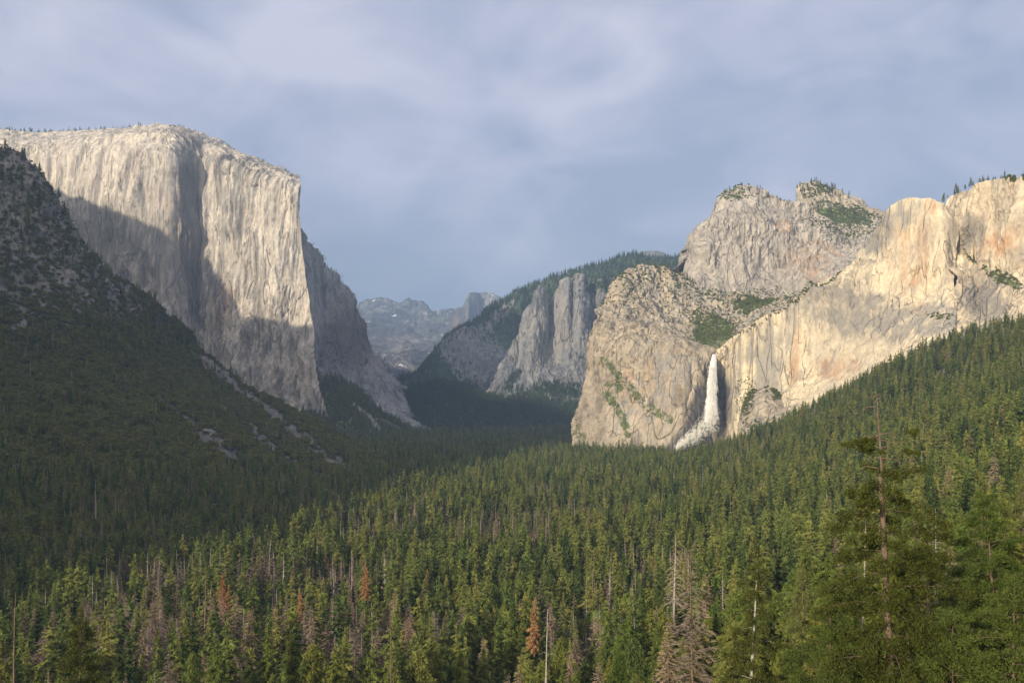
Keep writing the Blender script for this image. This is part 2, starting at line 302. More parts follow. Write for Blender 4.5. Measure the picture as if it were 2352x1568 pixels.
# ------------------------------------------------------------------ rock masses
class Relief: pass
def resample_row(row, U):
    row = np.array(row, float); u = (row[:, 0] - row[0, 0]) / (row[-1, 0] - row[0, 0])
    return np.stack([np.interp(U, u, row[:, k]) for k in range(3)], -1)
def relief(name, rows, nu, nv, mat, disp=(), masks=None, label="", cat="cliff", wrapR=0, wrapL=0, back=(500, 60, 500), seed=0, rowpos=None, crest_noise=0.0, kind="structure", smooth_u=0, damp=None):
    """rows: base row first, crest row last, each [(px, py, depth) ...]; a face with sides and a back"""
    U = np.linspace(0, 1, nu); Rw = np.stack([resample_row(r, U) for r in rows])          # nr, nu, 3
    if smooth_u:
        k = np.hanning(smooth_u + 2)[1:-1]; k /= k.sum(); pad = smooth_u // 2
        for i in range(len(rows)):
            q = np.pad(Rw[i, :, 2], pad, mode='edge'); Rw[i, :, 2] = np.convolve(q, k, 'valid')[:nu]
    nr = len(rows)
    T = np.linspace(0, nr - 1, nv) if rowpos is None else np.interp(np.linspace(0, 1, nv), rowpos, np.arange(nr))
    i0 = np.clip(T.astype(int), 0, nr - 2); f = (T - i0)[:, None, None]
    # monotone smooth blend between rows
    P = Rw[i0] * (1 - f) + Rw[i0 + 1] * f                                                   # nv, nu, 3
    if crest_noise:
        e = fbm(P[-1, :, 0] / 14 + seed, np.zeros(nu), np.zeros(nu) + seed, 4) * crest_noise
        wt = (T / (nr - 1)) ** 3
        P[:, :, 1] += wt[:, None] * e[None]
    px, py = P[..., 0], P[..., 1]
    XYZ = unproj(P[..., 0], P[..., 1], P[..., 2])
    gu = np.gradient(XYZ, axis=1); gv = np.gradient(XYZ, axis=0); nrm = np.cross(gu, gv); nrm /= np.linalg.norm(nrm, axis=-1)[..., None] + 1e-9
    x, y, z = XYZ[..., 0], XYZ[..., 1], XYZ[..., 2]
    edge = np.ones_like(x)
    dd = 0
    for en in disp:
        amp, sx, sz, octv, rid = en[:5]
        if len(en) > 5: amp = amp * en[5](px, py)
        dd = dd + amp * fbm(x / sx + seed * 3.1, y / sx, z / sz + seed, octv, rid)
    if disp:
        dd = dd * (0.40 + 0.95 * ss(-.30, .35, fbm(x / 330 + seed, y / 330, z / 420, 3))) * (damp(px, py) if damp else 1)
        XYZ = XYZ + nrm * dd[..., None]
    fr_v = XYZ.reshape(-1, 3)
    mk_ = {}
    for a in ('veg', 'stain', 'dark_tone', 'grey'):
        mk_[a] = masks[a](px, py) if masks and a in masks else np.zeros_like(px)
    # sides and back
    cols = [XYZ]
    G = XYZ
    def addcol(G, side, w):
        e = G[:, -1:] if side > 0 else G[:, :1]; pe = np.repeat(e, 8, axis=1).copy()
        for k in range(8):
            q = (k + 1) / 8; d = pe[:, k, 1]; s = (d + w * q) / d
            pe[:, k, 0] = pe[:, k, 0] * s - side * 0.02 * w * q; pe[:, k, 1] = d + w * q
            pe[:, k] += (fbm(pe[:, k, 0] / 60, pe[:, k, 1] / 60, pe[:, k, 2] / 200, 3) * 8)[:, None] * np.array([1, 0, 0])
        return np.concatenate([G, pe], 1) if side > 0 else np.concatenate([pe[:, ::-1], G], 1)
    padL = padR = 0
    if wrapR: G = addcol(G, 1, wrapR); padR = 8
    if wrapL: G = addcol(G, -1, wrapL); padL = 8
    d1, dz1, d2 = back
    top = G[-1]; rb = []
    def away(t, dq):
        t[:, 0] *= (t[:, 1] + dq) / t[:, 1]; t[:, 1] += dq
    for q in (0.15, 0.4, 0.7, 1.0):
        t_ = top.copy(); away(t_, d1 * q); t_[:, 2] -= dz1 * q; t_[:, 2] += (fbm(t_[:, 0] / 150, t_[:, 1] / 150, 0 * t_[:, 0], 3) * 10 * q); rb.append(t_)
    t_ = rb[-1].copy(); away(t_, d2 * .5); t_[:, 2] = (t_[:, 2] - 300) * .5 - 0; rb.append(t_)
    t_ = t_.copy(); away(t_, d2 * .5); t_[:, 2] = -320; rb.append(t_)
    foot = G[0].copy(); foot[:, 2] = np.minimum(foot[:, 2] - 80, -320)
    G = np.concatenate([foot[None], G, np.stack(rb)], 0)
    full = {}
    for a, v in mk_.items(): full[a] = np.pad(v, ((1, len(rb)), (padL, padR)), mode='edge')
    n1, n2 = G.shape[:2]; ii = np.arange(n1 * n2).reshape(n1, n2)
    o = ob(name, mk(name, G.reshape(-1, 3), gridF(ii), [mat], smooth=True, attrs=full))
    tag(o, label, cat, kind=kind)
    r = Relief(); r.P = XYZ; r.px = px; r.py = py; r.n = nrm; r.o = o; r.crest = XYZ[-1]; r.crestpx = px[-1]
    return r
def scatter(rel, n, dens, seed=0):
    """n points over the mass, by area, kept where dens(px, py) is high"""
    r = np.random.RandomState(seed); P = rel.P; a = np.linalg.norm(np.cross(P[1:, :-1] - P[:-1, :-1], P[:-1, 1:] - P[:-1, :-1]), axis=-1)
    pc = rel.px[:-1, :-1]; qc = rel.py[:-1, :-1]; w = (a * dens(pc, qc)).ravel(); w = np.clip(w, 0, None); c = np.cumsum(w); c /= c[-1]
    idx = np.clip(np.searchsorted(c, r.rand(n)), 0, len(c) - 1); i, j = np.unravel_index(idx, a.shape); u, v = r.rand(n, 1), r.rand(n, 1)
    Q = P[i, j] * (1 - u) * (1 - v) + P[i, j + 1] * u * (1 - v) + P[i + 1, j] * (1 - u) * v + P[i + 1, j + 1] * u * v
    return Q
def nzpx(px, py, sc, seed=0, o=4): return fbm(px / sc + seed, py / sc, 0 * px + seed * 1.7, o)

# -- big pale cliff at left
ec_top = [(-200, 306), (-60, 304), (0, 303), (60, 308), (130, 306), (200, 301), (290, 297), (330, 291), (380, 291), (430, 300), (455, 310), (500, 330), (560, 360), (620, 386), (660, 402), (684, 412)]
def ec_d(px):    # plan of the face
    return np.interp(px, [-200, 0, 100, 250, 380, 391, 425, 452, 463, 478, 500, 560, 640, 680, 700, 780],
                     [4400, 4160, 4050, 3850, 3685, 3668, 3745, 3815, 3822, 3815, 3790, 3715, 3655, 3640, 3645, 3600])
def rowat(pts, off): return [(px, py, float(ec_d(px)) + off) for px, py in pts]
ECAP = relief("granite_cliff", [
    rowat([(-200, 1030), (200, 1030), (400, 1030), (560, 1030), (700, 1030), (768, 1000)], -230),
    rowat([(-200, 880), (200, 880), (400, 880), (425, 880), (450, 880), (500, 880), (560, 880), (700, 880), (741, 880)], -150),
    rowat([(-200, 760), (200, 760), (391, 760), (425, 760), (452, 760), (478, 760), (560, 760), (640, 760), (727, 760)], -90),
    rowat([(-200, 640), (200, 640), (391, 640), (425, 640), (452, 640), (463, 640), (478, 640), (500, 640), (640, 640), (706, 640)], -40),
    rowat([(-200, 500), (200, 500), (391, 500), (425, 500), (452, 500), (463, 500), (478, 500), (500, 500), (640, 500), (692, 500)], 0),
    rowat([(-200, 380), (0, 372), (200, 360), (330, 350), (391, 365), (425, 370), (452, 372), (463, 372), (478, 372), (560, 400), (640, 425), (690, 440)], 30),
    rowat([(-200, 335), (0, 330), (100, 328), (200, 318), (300, 308), (400, 312), (460, 326), (500, 345), (560, 372), (620, 396), (660, 410), (687, 420)], 110),
    [(px, py, float(ec_d(px)) + 330) for px, py in ec_top]],
    760, 560, M_ELCAP, disp=[(26, 130, 900, 3, True), (22, 48, 620, 3, True), (20, 75, 520, 4, True, lambda x, y: .5 + .5 * ss(460, 520, x)), (9, 16, 200, 3, True), (3, 12, 26, 3, False)], wrapR=900, back=(900, 60, 1500), smooth_u=5, crest_noise=3,
    damp=lambda x, y: .30 + .70 * ss(8, 50, y - np.interp(x, [p[0] for p in ec_top], [p[1] for p in ec_top])),
    masks={'stain': lambda x, y: np.maximum(0.55 * blob(x, y, 400, 520, 14, 60, 0), 0.6 * blob(x, y, 525, 690, 26, 60, 0)) + 0.12,
           'grey': lambda x, y: .12 * blob(x, y, 430, 600, 60, 260, 0) + .10 * blob(x, y, 250, 560, 140, 110) + .10 * ss(420, 520, x) * ss(430, 380, y) + .025 + .06 * nzpx(x * 3, y, 60, 2),  # first blob greys the recess strip to deepen its painted shade
           'dark_tone': lambda x, y: 0.75 * blob(x, y, 432, 540, 30, 210, 0) + .35 * seg_mask(x, y, [(300, 595), (340, 580), (365, 640)], 5, 5) + 0.25 * blob(x, y, 260, 620, 130, 120) ,  # first blob paints shade into the recess strip; the others only darken
           'veg': lambda x, y: np.maximum(0.42 * (1 - ss(0, 22, y - np.interp(x, [p[0] for p in ec_top], [p[1] for p in ec_top]))), 0.4 * blob(x, y, 185, 437, 26, 6, 0, 0.3)) - 0.1},
    label="huge sheer pale granite cliff rising at left behind the dark slope", seed=1)

def line_y(pts): 
    a = np.array(pts, float); return lambda x: np.interp(x, a[:, 0], a[:, 1])
# -- darker buttress beyond it
eb_top = [(660, 500), (697, 556), (720, 583), (740, 612), (765, 642), (790, 676), (805, 708), (820, 745), (835, 785), (850, 812), (872, 838), (885, 862), (905, 882), (925, 908), (950, 942), (990, 990)]
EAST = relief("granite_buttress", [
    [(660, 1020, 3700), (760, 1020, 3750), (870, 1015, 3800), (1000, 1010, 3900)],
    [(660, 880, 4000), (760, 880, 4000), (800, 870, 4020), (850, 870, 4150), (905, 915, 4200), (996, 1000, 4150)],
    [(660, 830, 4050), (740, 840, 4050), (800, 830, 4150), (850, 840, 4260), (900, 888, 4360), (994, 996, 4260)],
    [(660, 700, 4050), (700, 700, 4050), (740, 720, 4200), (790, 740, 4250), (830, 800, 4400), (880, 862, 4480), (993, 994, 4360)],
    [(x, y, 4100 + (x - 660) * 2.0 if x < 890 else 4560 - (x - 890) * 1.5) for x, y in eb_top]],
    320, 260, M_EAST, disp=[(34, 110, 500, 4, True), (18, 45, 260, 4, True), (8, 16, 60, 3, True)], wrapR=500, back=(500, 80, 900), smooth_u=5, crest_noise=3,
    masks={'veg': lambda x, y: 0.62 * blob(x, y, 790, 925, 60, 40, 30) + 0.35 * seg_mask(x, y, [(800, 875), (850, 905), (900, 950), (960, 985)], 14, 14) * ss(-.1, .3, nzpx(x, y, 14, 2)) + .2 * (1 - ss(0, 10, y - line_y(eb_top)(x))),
           'dark_tone': lambda x, y: 0.75 * blob(x, y, 790, 790, 60, 70, 0) - 0.9 * blob(x, y, 900, 930, 70, 60), 'stain': lambda x, y: 0.25 * blob(x, y, 790, 720, 30, 60)},
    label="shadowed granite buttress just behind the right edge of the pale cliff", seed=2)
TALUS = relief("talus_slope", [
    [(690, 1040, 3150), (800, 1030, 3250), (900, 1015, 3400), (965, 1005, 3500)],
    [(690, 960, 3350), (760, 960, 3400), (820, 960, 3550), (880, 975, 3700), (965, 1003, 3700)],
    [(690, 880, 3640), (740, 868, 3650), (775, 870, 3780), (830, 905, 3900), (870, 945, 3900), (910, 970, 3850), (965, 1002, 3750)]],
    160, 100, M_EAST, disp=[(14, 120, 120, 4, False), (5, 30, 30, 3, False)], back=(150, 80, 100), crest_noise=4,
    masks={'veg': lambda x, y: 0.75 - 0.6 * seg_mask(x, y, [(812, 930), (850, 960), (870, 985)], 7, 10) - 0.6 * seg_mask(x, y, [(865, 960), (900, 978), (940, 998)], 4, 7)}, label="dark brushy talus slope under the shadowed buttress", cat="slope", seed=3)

# -- rock masses at right
lr_rows = [
    [(1312, 1060, 2480), (1400, 1060, 2420), (1500, 1060, 2370), (1560, 1060, 2330), (1600, 1055, 2380), (1640, 1030, 2480), (1668, 1010, 2480)],
    [(1325, 985, 2540), (1400, 985, 2460), (1500, 990, 2400), (1565, 985, 2350), (1600, 980, 2400), (1618, 980, 2480), (1640, 980, 2520), (1668, 980, 2500)],
    [(1345, 880, 2600), (1450, 890, 2510), (1520, 890, 2440), (1568, 890, 2400), (1571, 890, 2440), (1600, 890, 2430), (1612, 890, 2490), (1640, 890, 2520), (1668, 880, 2490)],
    [(1362, 800, 2650), (1420, 810, 2580), (1500, 830, 2500), (1560, 830, 2450), (1600, 835, 2440), (1622, 835, 2460), (1640, 832, 2490), (1668, 825, 2460)],
    [(1370, 752, 2690), (1400, 765, 2650), (1440, 775, 2620), (1490, 775, 2610), (1540, 792, 2540), (1590, 806, 2490), (1618, 812, 2470), (1640, 816, 2480), (1668, 806, 2470)],
    [(1374, 740, 2740), (1410, 724, 2790), (1450, 705, 2850), (1500, 715, 2880), (1550, 745, 2850), (1600, 775, 2760), (1640, 795, 2640), (1690, 775, 2620), (1760, 745, 2640), (1850, 712, 2680)],
    [(1380, 733, 2800), (1413, 715, 2860), (1425, 665, 2900), (1440, 655, 2960), (1480, 665, 3000), (1540, 690, 3000), (1600, 725, 2950), (1680, 740, 2880), (1760, 725, 2820), (1870, 698, 2820)],
    [(1386, 728, 2860), (1412, 715, 2900), (1427, 659, 2950), (1447, 622, 3000), (1466, 615, 3020), (1500, 622, 3050), (1540, 630, 3060), (1570, 638, 3080), (1600, 665, 3080), (1660, 695, 3080), (1760, 705, 3050), (1830, 700, 3020), (1890, 685, 3000)]]
def lr_veg(x, y):
    v = 0.30 * ss(800, 770, y) + 0.08 + .5 * blob(x, y, 1330, 1015, 34, 34) + .4 * blob(x, y, 1450, 1030, 60, 22)
    v = np.maximum(v, 0.75 * blob(x, y, 1640, 775, 62, 36, 0)); v = np.maximum(v, 0.75 * blob(x, y, 1740, 715, 66, 22, -12)); v = np.maximum(v, .6 * blob(x, y, 1600, 745, 30, 20, 0))
    v = np.maximum(v, 0.62 * blob(x, y, 1412, 900, 46, 22, -25)); v = np.maximum(v, 0.62 * seg_mask(x, y, [(1400, 840), (1440, 880), (1480, 930), (1540, 965)], 13, 16))
    v = np.maximum(v, .65 * seg_mask(x, y, [(1405, 920), (1430, 960), (1445, 1000)], 14, 14)); v = np.maximum(v, .55 * blob(x, y, 1335, 1010, 20, 40))
    return v - 0.12 + 0.25 * nzpx(x, y, 16, 4)
LOW = relief("granite_dome", lr_rows, 420, 400, M_CATH, disp=[(26, 120, 300, 4, True), (13, 45, 150, 4, True), (5, 15, 60, 3, True)], wrapL=900, back=(500, 150, 900), smooth_u=3, crest_noise=2.5,
    masks={'veg': lr_veg, 'stain': lambda x, y: .35 * blob(x, y, 1490, 900, 50, 60) + .3 * blob(x, y, 1615, 960, 22, 50) + .08,
           'dark_tone': lambda x, y: np.maximum(0.9 * blob(x, y, 1650, 960, 40, 80, 0, .3), np.maximum(0.95 * seg_mask(x, y, [(1640, 822), (1622, 880), (1600, 940), (1590, 1000)], 14, 34, .4), seg_mask(x, y, [(1640, 950), (1600, 995), (1550, 1045)], 34, 34, .5)))},
    label="buff granite rock with brushy ledges left of the waterfall", cat="cliff", seed=4)

mc_top = [(1560, 648), (1569, 636), (1578, 612), (1595, 592), (1604, 558), (1618, 528), (1637, 506), (1648, 464), (1661, 446), (1692, 431), (1718, 431), (1758, 440), (1780, 455), (1802, 460), (1828, 464), (1850, 470), (1880, 495), (1930, 530), (1990, 560), (2060, 560)]
MID = relief("granite_peak", [
    [(1555, 740, 3050), (1650, 740, 3080), (1760, 740, 3050), (1850, 740, 3000), (2000, 740, 2900), (2060, 740, 2900)],
    [(1558, 690, 3120), (1640, 700, 3100), (1700, 705, 3110), (1780, 700, 3100), (1850, 690, 3060), (1940, 660, 2980), (2060, 650, 2900)],
    [(1562, 650, 3220), (1600, 640, 3150), (1700, 620, 3180), (1790, 620, 3220), (1860, 620, 3150), (1940, 610, 3080), (2060, 610, 3000)],
    [(1590, 600, 3260), (1620, 570, 3200), (1700, 540, 3230), (1770, 540, 3270), (1830, 540, 3280), (1900, 570, 3250), (1970, 590, 3200), (2060, 590, 3100)],
    [(1612, 545, 3290), (1640, 510, 3240), (1700, 480, 3290), (1760, 490, 3320), (1830, 500, 3380), (1890, 530, 3380), (1960, 570, 3330), (2060, 575, 3200)],
    [(x, y, 3340 + 0.2 * abs(x - 1700)) for x, y in mc_top]],
    360, 300, M_MID, disp=[(36, 150, 260, 4, True), (18, 50, 150, 4, True), (8, 17, 55, 3, True)], wrapL=700, back=(400, 100, 900), smooth_u=3, crest_noise=2.5,
    masks={'veg': lambda x, y: .45 * blob(x, y, 1680, 450, 40, 25, 0) + .42 * seg_mask(x, y, [(1650, 690), (1740, 680), (1830, 690)], 22, 22) + .3 * blob(x, y, 1790, 465, 40, 12) + .4 * blob(x, y, 1900, 540, 70, 30, 25) + .22 * nzpx(x, y, 14, 8) - .02,
           'stain': lambda x, y: np.maximum.reduce([.95 * blob(x, y, 1895, 585, 42, 8, 22), .7 * blob(x, y, 1790, 535, 14, 20), .5 * blob(x, y, 1860, 620, 50, 30, 20), .5 * blob(x, y, 1700, 690, 14, 14)])},
    label="tall ash grey granite peak with an orange scar above the waterfall", cat="mountain", seed=5)
PIN = relief("rock_pinnacle", [
    [(1826, 640, 3450), (1900, 640, 3420), (2000, 640, 3400), (2100, 640, 3350)],
    [(1827, 530, 3500), (1880, 530, 3500), (1960, 550, 3480), (2100, 550, 3400)],
    [(1829, 470, 3530), (1850, 470, 3530), (1900, 480, 3560), (1970, 500, 3560), (2100, 520, 3500)],
    [(1829, 428, 3600), (1833, 422, 3610), (1850, 420, 3620), (1875, 424, 3640), (1890, 430, 3640), (1910, 436, 3650), (1935, 447, 3660), (1962, 457, 3660), (1997, 477, 3660), (2041, 490, 3660), (2100, 505, 3600)]],
    220, 180, M_CATH, disp=[(22, 110, 200, 4, True), (10, 30, 50, 4, False)], wrapL=300, back=(200, 80, 600), crest_noise=2,
    masks={'veg': lambda x, y: .72 * blob(x, y, 1935, 500, 78, 20, 10) + .4 * blob(x, y, 1875, 450, 26, 26) + .5 * blob(x, y, 1950, 545, 80, 22, 10) + .2 * nzpx(x, y, 12, 3) - .08},
    label="square topped rock pinnacle with a green slope, behind the grey peak", cat="cliff", seed=6)

lt_top = [(1652, 815, 2440), (1661, 805, 2430), (1692, 770, 2380), (1720, 748, 2360), (1762, 722, 2330), (1815, 700, 2320), (1845, 684, 2330), (1875, 670, 2330), (1906, 648, 2330), (1936, 641, 2330), (1952, 628, 2330), (1980, 595, 2320), (2015, 547, 2300), (2037, 503, 2280),
          (2050, 472, 2260), (2068, 461, 2250), (2094, 455, 2230), (2115, 458, 2210), (2138, 459, 2190), (2160, 470, 2180), (2182, 488, 2190), (2190, 500, 2200)]
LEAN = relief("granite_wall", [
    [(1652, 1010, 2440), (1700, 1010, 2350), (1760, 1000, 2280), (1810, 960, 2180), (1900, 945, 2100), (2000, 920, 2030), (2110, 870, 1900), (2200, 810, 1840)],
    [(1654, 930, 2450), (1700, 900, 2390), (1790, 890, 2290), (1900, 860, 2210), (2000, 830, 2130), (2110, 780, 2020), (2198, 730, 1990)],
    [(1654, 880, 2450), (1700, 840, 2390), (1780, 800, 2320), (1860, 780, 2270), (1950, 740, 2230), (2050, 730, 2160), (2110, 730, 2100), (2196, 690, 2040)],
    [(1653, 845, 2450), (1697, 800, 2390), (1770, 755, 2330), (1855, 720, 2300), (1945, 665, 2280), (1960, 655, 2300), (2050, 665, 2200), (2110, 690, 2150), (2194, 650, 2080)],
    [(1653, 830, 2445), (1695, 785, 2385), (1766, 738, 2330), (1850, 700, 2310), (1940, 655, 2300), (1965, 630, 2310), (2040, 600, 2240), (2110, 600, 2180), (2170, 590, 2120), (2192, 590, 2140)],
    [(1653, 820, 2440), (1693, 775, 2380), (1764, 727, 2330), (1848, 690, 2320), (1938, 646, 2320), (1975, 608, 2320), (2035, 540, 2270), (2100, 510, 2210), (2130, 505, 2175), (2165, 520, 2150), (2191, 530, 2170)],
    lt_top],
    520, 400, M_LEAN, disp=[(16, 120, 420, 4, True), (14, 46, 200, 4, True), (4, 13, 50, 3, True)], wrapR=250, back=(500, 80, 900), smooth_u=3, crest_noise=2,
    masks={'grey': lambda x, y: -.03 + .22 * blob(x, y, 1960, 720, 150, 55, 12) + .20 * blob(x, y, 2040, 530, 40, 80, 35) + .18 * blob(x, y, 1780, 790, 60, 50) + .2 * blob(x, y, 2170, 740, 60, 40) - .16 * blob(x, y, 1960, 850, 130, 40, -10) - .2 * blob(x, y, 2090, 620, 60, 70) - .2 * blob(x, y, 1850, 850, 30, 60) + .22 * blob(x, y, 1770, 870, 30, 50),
           'dark_tone': lambda x, y: 1.0 * blob(x, y, 1664, 930, 30, 75, 0, .35) + .25 * blob(x, y, 1960, 730, 110, 60, 20) + .3 * blob(x, y, 2030, 540, 30, 60, 30) + .45 * blob(x, y, 2178, 560, 8, 70),  # last blob only darkens the edge along the chimney
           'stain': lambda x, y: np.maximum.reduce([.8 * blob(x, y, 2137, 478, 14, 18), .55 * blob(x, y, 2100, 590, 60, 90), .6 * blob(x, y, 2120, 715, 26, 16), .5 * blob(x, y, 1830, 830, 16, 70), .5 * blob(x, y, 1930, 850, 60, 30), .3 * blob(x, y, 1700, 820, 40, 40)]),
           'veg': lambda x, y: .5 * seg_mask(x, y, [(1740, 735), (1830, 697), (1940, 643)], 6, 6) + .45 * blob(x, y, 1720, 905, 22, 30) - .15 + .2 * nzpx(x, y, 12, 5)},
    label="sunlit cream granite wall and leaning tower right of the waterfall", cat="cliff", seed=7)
rw_top = [(2176, 470, 2240), (2190, 455, 2230), (2212, 448, 2200), (2225, 442, 2180), (2247, 433, 2150), (2262, 424, 2130), (2274, 416, 2110), (2291, 414, 2090), (2320, 416, 2070), (2352, 417, 2040), (2480, 410, 1950), (2700, 400, 1900)]
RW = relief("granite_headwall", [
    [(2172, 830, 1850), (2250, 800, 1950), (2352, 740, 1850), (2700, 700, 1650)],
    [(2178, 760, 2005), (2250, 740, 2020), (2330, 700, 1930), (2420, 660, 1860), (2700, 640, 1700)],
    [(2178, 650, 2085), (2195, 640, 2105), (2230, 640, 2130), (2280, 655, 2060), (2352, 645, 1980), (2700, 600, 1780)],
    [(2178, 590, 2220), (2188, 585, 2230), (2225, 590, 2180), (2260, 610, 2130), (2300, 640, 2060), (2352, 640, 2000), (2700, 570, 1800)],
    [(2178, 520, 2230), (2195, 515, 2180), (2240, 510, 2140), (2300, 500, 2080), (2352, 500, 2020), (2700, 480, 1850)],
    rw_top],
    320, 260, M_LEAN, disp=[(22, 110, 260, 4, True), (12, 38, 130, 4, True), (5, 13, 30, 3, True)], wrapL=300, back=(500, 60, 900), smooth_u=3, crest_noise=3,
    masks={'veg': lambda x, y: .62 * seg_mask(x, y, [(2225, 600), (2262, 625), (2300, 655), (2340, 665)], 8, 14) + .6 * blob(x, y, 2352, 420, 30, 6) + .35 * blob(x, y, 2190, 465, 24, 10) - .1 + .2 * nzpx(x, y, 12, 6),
           'stain': lambda x, y: .6 * blob(x, y, 2320, 560, 50, 30, -20) + .15, 'grey': lambda x, y: -.03 + .2 * blob(x, y, 2250, 700, 70, 60) + .18 * blob(x, y, 2230, 530, 40, 40) + .1 * nzpx(x, y, 40, 4), 'dark_tone': lambda x, y: .5 * blob(x, y, 2250, 690, 60, 50) + .5 * blob(x, y, 2250, 530, 26, 30)},
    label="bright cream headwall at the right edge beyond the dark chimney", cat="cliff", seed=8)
BULGE = relief("rock_slab", [
    [(1690, 1020, 2150), (1730, 1025, 2100), (1780, 1020, 2080), (1815, 1000, 2080)],
    [(1695, 985, 2200), (1730, 985, 2150), (1775, 980, 2140), (1812, 965, 2130)],
    [(1705, 935, 2260), (1735, 930, 2210), (1770, 925, 2200), (1808, 935, 2190)],
    [(1718, 905, 2330), (1735, 893, 2290), (1755, 888, 2280), (1780, 900, 2280), (1800, 920, 2260)]],
    120, 120, M_CATH, disp=[(8, 70, 90, 4, False), (3, 14, 14, 3, False)], wrapL=120, wrapR=100, back=(60, 30, 60), crest_noise=3,
    masks={'veg': lambda x, y: .55 * blob(x, y, 1712, 930, 14, 40, 20) + .5 * blob(x, y, 1790, 905, 26, 12, 20) + .55 * blob(x, y, 1750, 985, 40, 14) + .2 * nzpx(x, y, 9, 2) - .08},
    label="smooth grey rock slab at the cliff foot right of the waterfall", cat="rock", seed=9)

# -- middle distance
spt = [(1136, 905), (1150, 885), (1179, 845), (1192, 812), (1205, 780), (1208, 720), (1214, 706), (1223, 700), (1230, 668), (1238, 655), (1245, 660), (1252, 676), (1259, 700), (1265, 722), (1270, 690), (1277, 671), (1285, 664), (1294, 645), (1302, 638), (1310, 645), (1318, 660), (1323, 638), (1331, 630), (1340, 645), (1348, 668), (1354, 684), (1362, 655), (1380, 642), (1400, 640), (1430, 636), (1500, 640)]
def sp_d(px): return np.interp(px, [1136, 1206, 1228, 1250, 1262, 1276, 1300, 1316, 1330, 1345, 1356, 1380, 1430, 1500], [4750, 4660, 4570, 4610, 4740, 4690, 4640, 4700, 4640, 4700, 4790, 4740, 4800, 4850])
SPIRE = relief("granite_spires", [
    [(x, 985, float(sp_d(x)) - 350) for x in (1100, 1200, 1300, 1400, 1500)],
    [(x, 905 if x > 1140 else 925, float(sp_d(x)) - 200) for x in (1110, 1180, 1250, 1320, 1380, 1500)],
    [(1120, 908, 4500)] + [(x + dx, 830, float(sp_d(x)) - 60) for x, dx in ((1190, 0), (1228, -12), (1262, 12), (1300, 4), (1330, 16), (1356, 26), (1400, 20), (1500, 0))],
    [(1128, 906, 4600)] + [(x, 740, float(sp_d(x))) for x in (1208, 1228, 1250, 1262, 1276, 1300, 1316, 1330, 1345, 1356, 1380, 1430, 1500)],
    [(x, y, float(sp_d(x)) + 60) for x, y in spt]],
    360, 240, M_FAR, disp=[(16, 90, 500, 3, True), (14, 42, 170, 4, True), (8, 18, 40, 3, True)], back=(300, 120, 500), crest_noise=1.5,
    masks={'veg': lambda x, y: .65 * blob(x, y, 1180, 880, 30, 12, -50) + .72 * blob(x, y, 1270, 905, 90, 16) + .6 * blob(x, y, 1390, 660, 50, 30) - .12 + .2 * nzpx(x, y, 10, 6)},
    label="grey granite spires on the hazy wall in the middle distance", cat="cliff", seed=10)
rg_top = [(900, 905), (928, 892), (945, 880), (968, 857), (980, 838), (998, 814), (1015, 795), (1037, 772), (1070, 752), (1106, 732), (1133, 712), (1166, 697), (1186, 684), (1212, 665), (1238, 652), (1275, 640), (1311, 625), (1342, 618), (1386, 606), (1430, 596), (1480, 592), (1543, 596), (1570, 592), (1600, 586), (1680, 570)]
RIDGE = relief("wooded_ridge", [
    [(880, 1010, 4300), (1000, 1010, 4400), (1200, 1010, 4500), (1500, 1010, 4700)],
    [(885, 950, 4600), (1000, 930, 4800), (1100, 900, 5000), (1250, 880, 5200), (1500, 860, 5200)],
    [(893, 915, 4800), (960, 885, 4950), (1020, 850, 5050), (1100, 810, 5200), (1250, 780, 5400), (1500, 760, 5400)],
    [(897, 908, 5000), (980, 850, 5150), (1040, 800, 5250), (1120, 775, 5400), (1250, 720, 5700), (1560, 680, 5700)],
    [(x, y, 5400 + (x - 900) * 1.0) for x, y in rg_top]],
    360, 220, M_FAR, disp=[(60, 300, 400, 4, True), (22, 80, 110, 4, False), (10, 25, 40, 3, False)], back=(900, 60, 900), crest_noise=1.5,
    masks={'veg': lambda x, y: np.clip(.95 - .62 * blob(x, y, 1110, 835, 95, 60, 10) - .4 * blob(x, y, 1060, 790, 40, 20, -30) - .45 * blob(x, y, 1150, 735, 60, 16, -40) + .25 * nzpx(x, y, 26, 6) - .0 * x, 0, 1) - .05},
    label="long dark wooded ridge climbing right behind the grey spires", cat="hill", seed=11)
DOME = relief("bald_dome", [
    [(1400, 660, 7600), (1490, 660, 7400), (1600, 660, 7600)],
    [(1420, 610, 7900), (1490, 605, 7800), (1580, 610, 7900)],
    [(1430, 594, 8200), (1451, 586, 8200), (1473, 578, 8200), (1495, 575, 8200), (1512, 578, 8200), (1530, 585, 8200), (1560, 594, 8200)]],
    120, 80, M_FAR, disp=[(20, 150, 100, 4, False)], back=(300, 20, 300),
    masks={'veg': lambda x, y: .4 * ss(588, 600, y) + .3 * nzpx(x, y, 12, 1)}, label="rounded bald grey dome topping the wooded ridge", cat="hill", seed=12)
RISE = relief("wooded_rise", [
    [(900, 1020, 3900), (1100, 1015, 3950), (1400, 1010, 4000)],
    [(905, 960, 4150), (1000, 930, 4200), (1100, 930, 4250), (1180, 935, 4250), (1300, 950, 4200), (1400, 960, 4150)],
    [(910, 905, 4450), (950, 888, 4500), (1000, 872, 4500), (1040, 880, 4500), (1100, 902, 4450), (1150, 912, 4400), (1200, 915, 4350), (1260, 918, 4300), (1320, 925, 4250), (1400, 935, 4200)]],
    260, 120, M_FAR, disp=[(26, 160, 160, 4, False), (8, 40, 40, 3, False)], back=(200, 120, 200), crest_noise=2,
    masks={'veg': lambda x, y: .9 - .5 * blob(x, y, 1290, 930, 16, 10, -50)}, label="low wooded rise in shadow across the valley floor", cat="hill", seed=13)
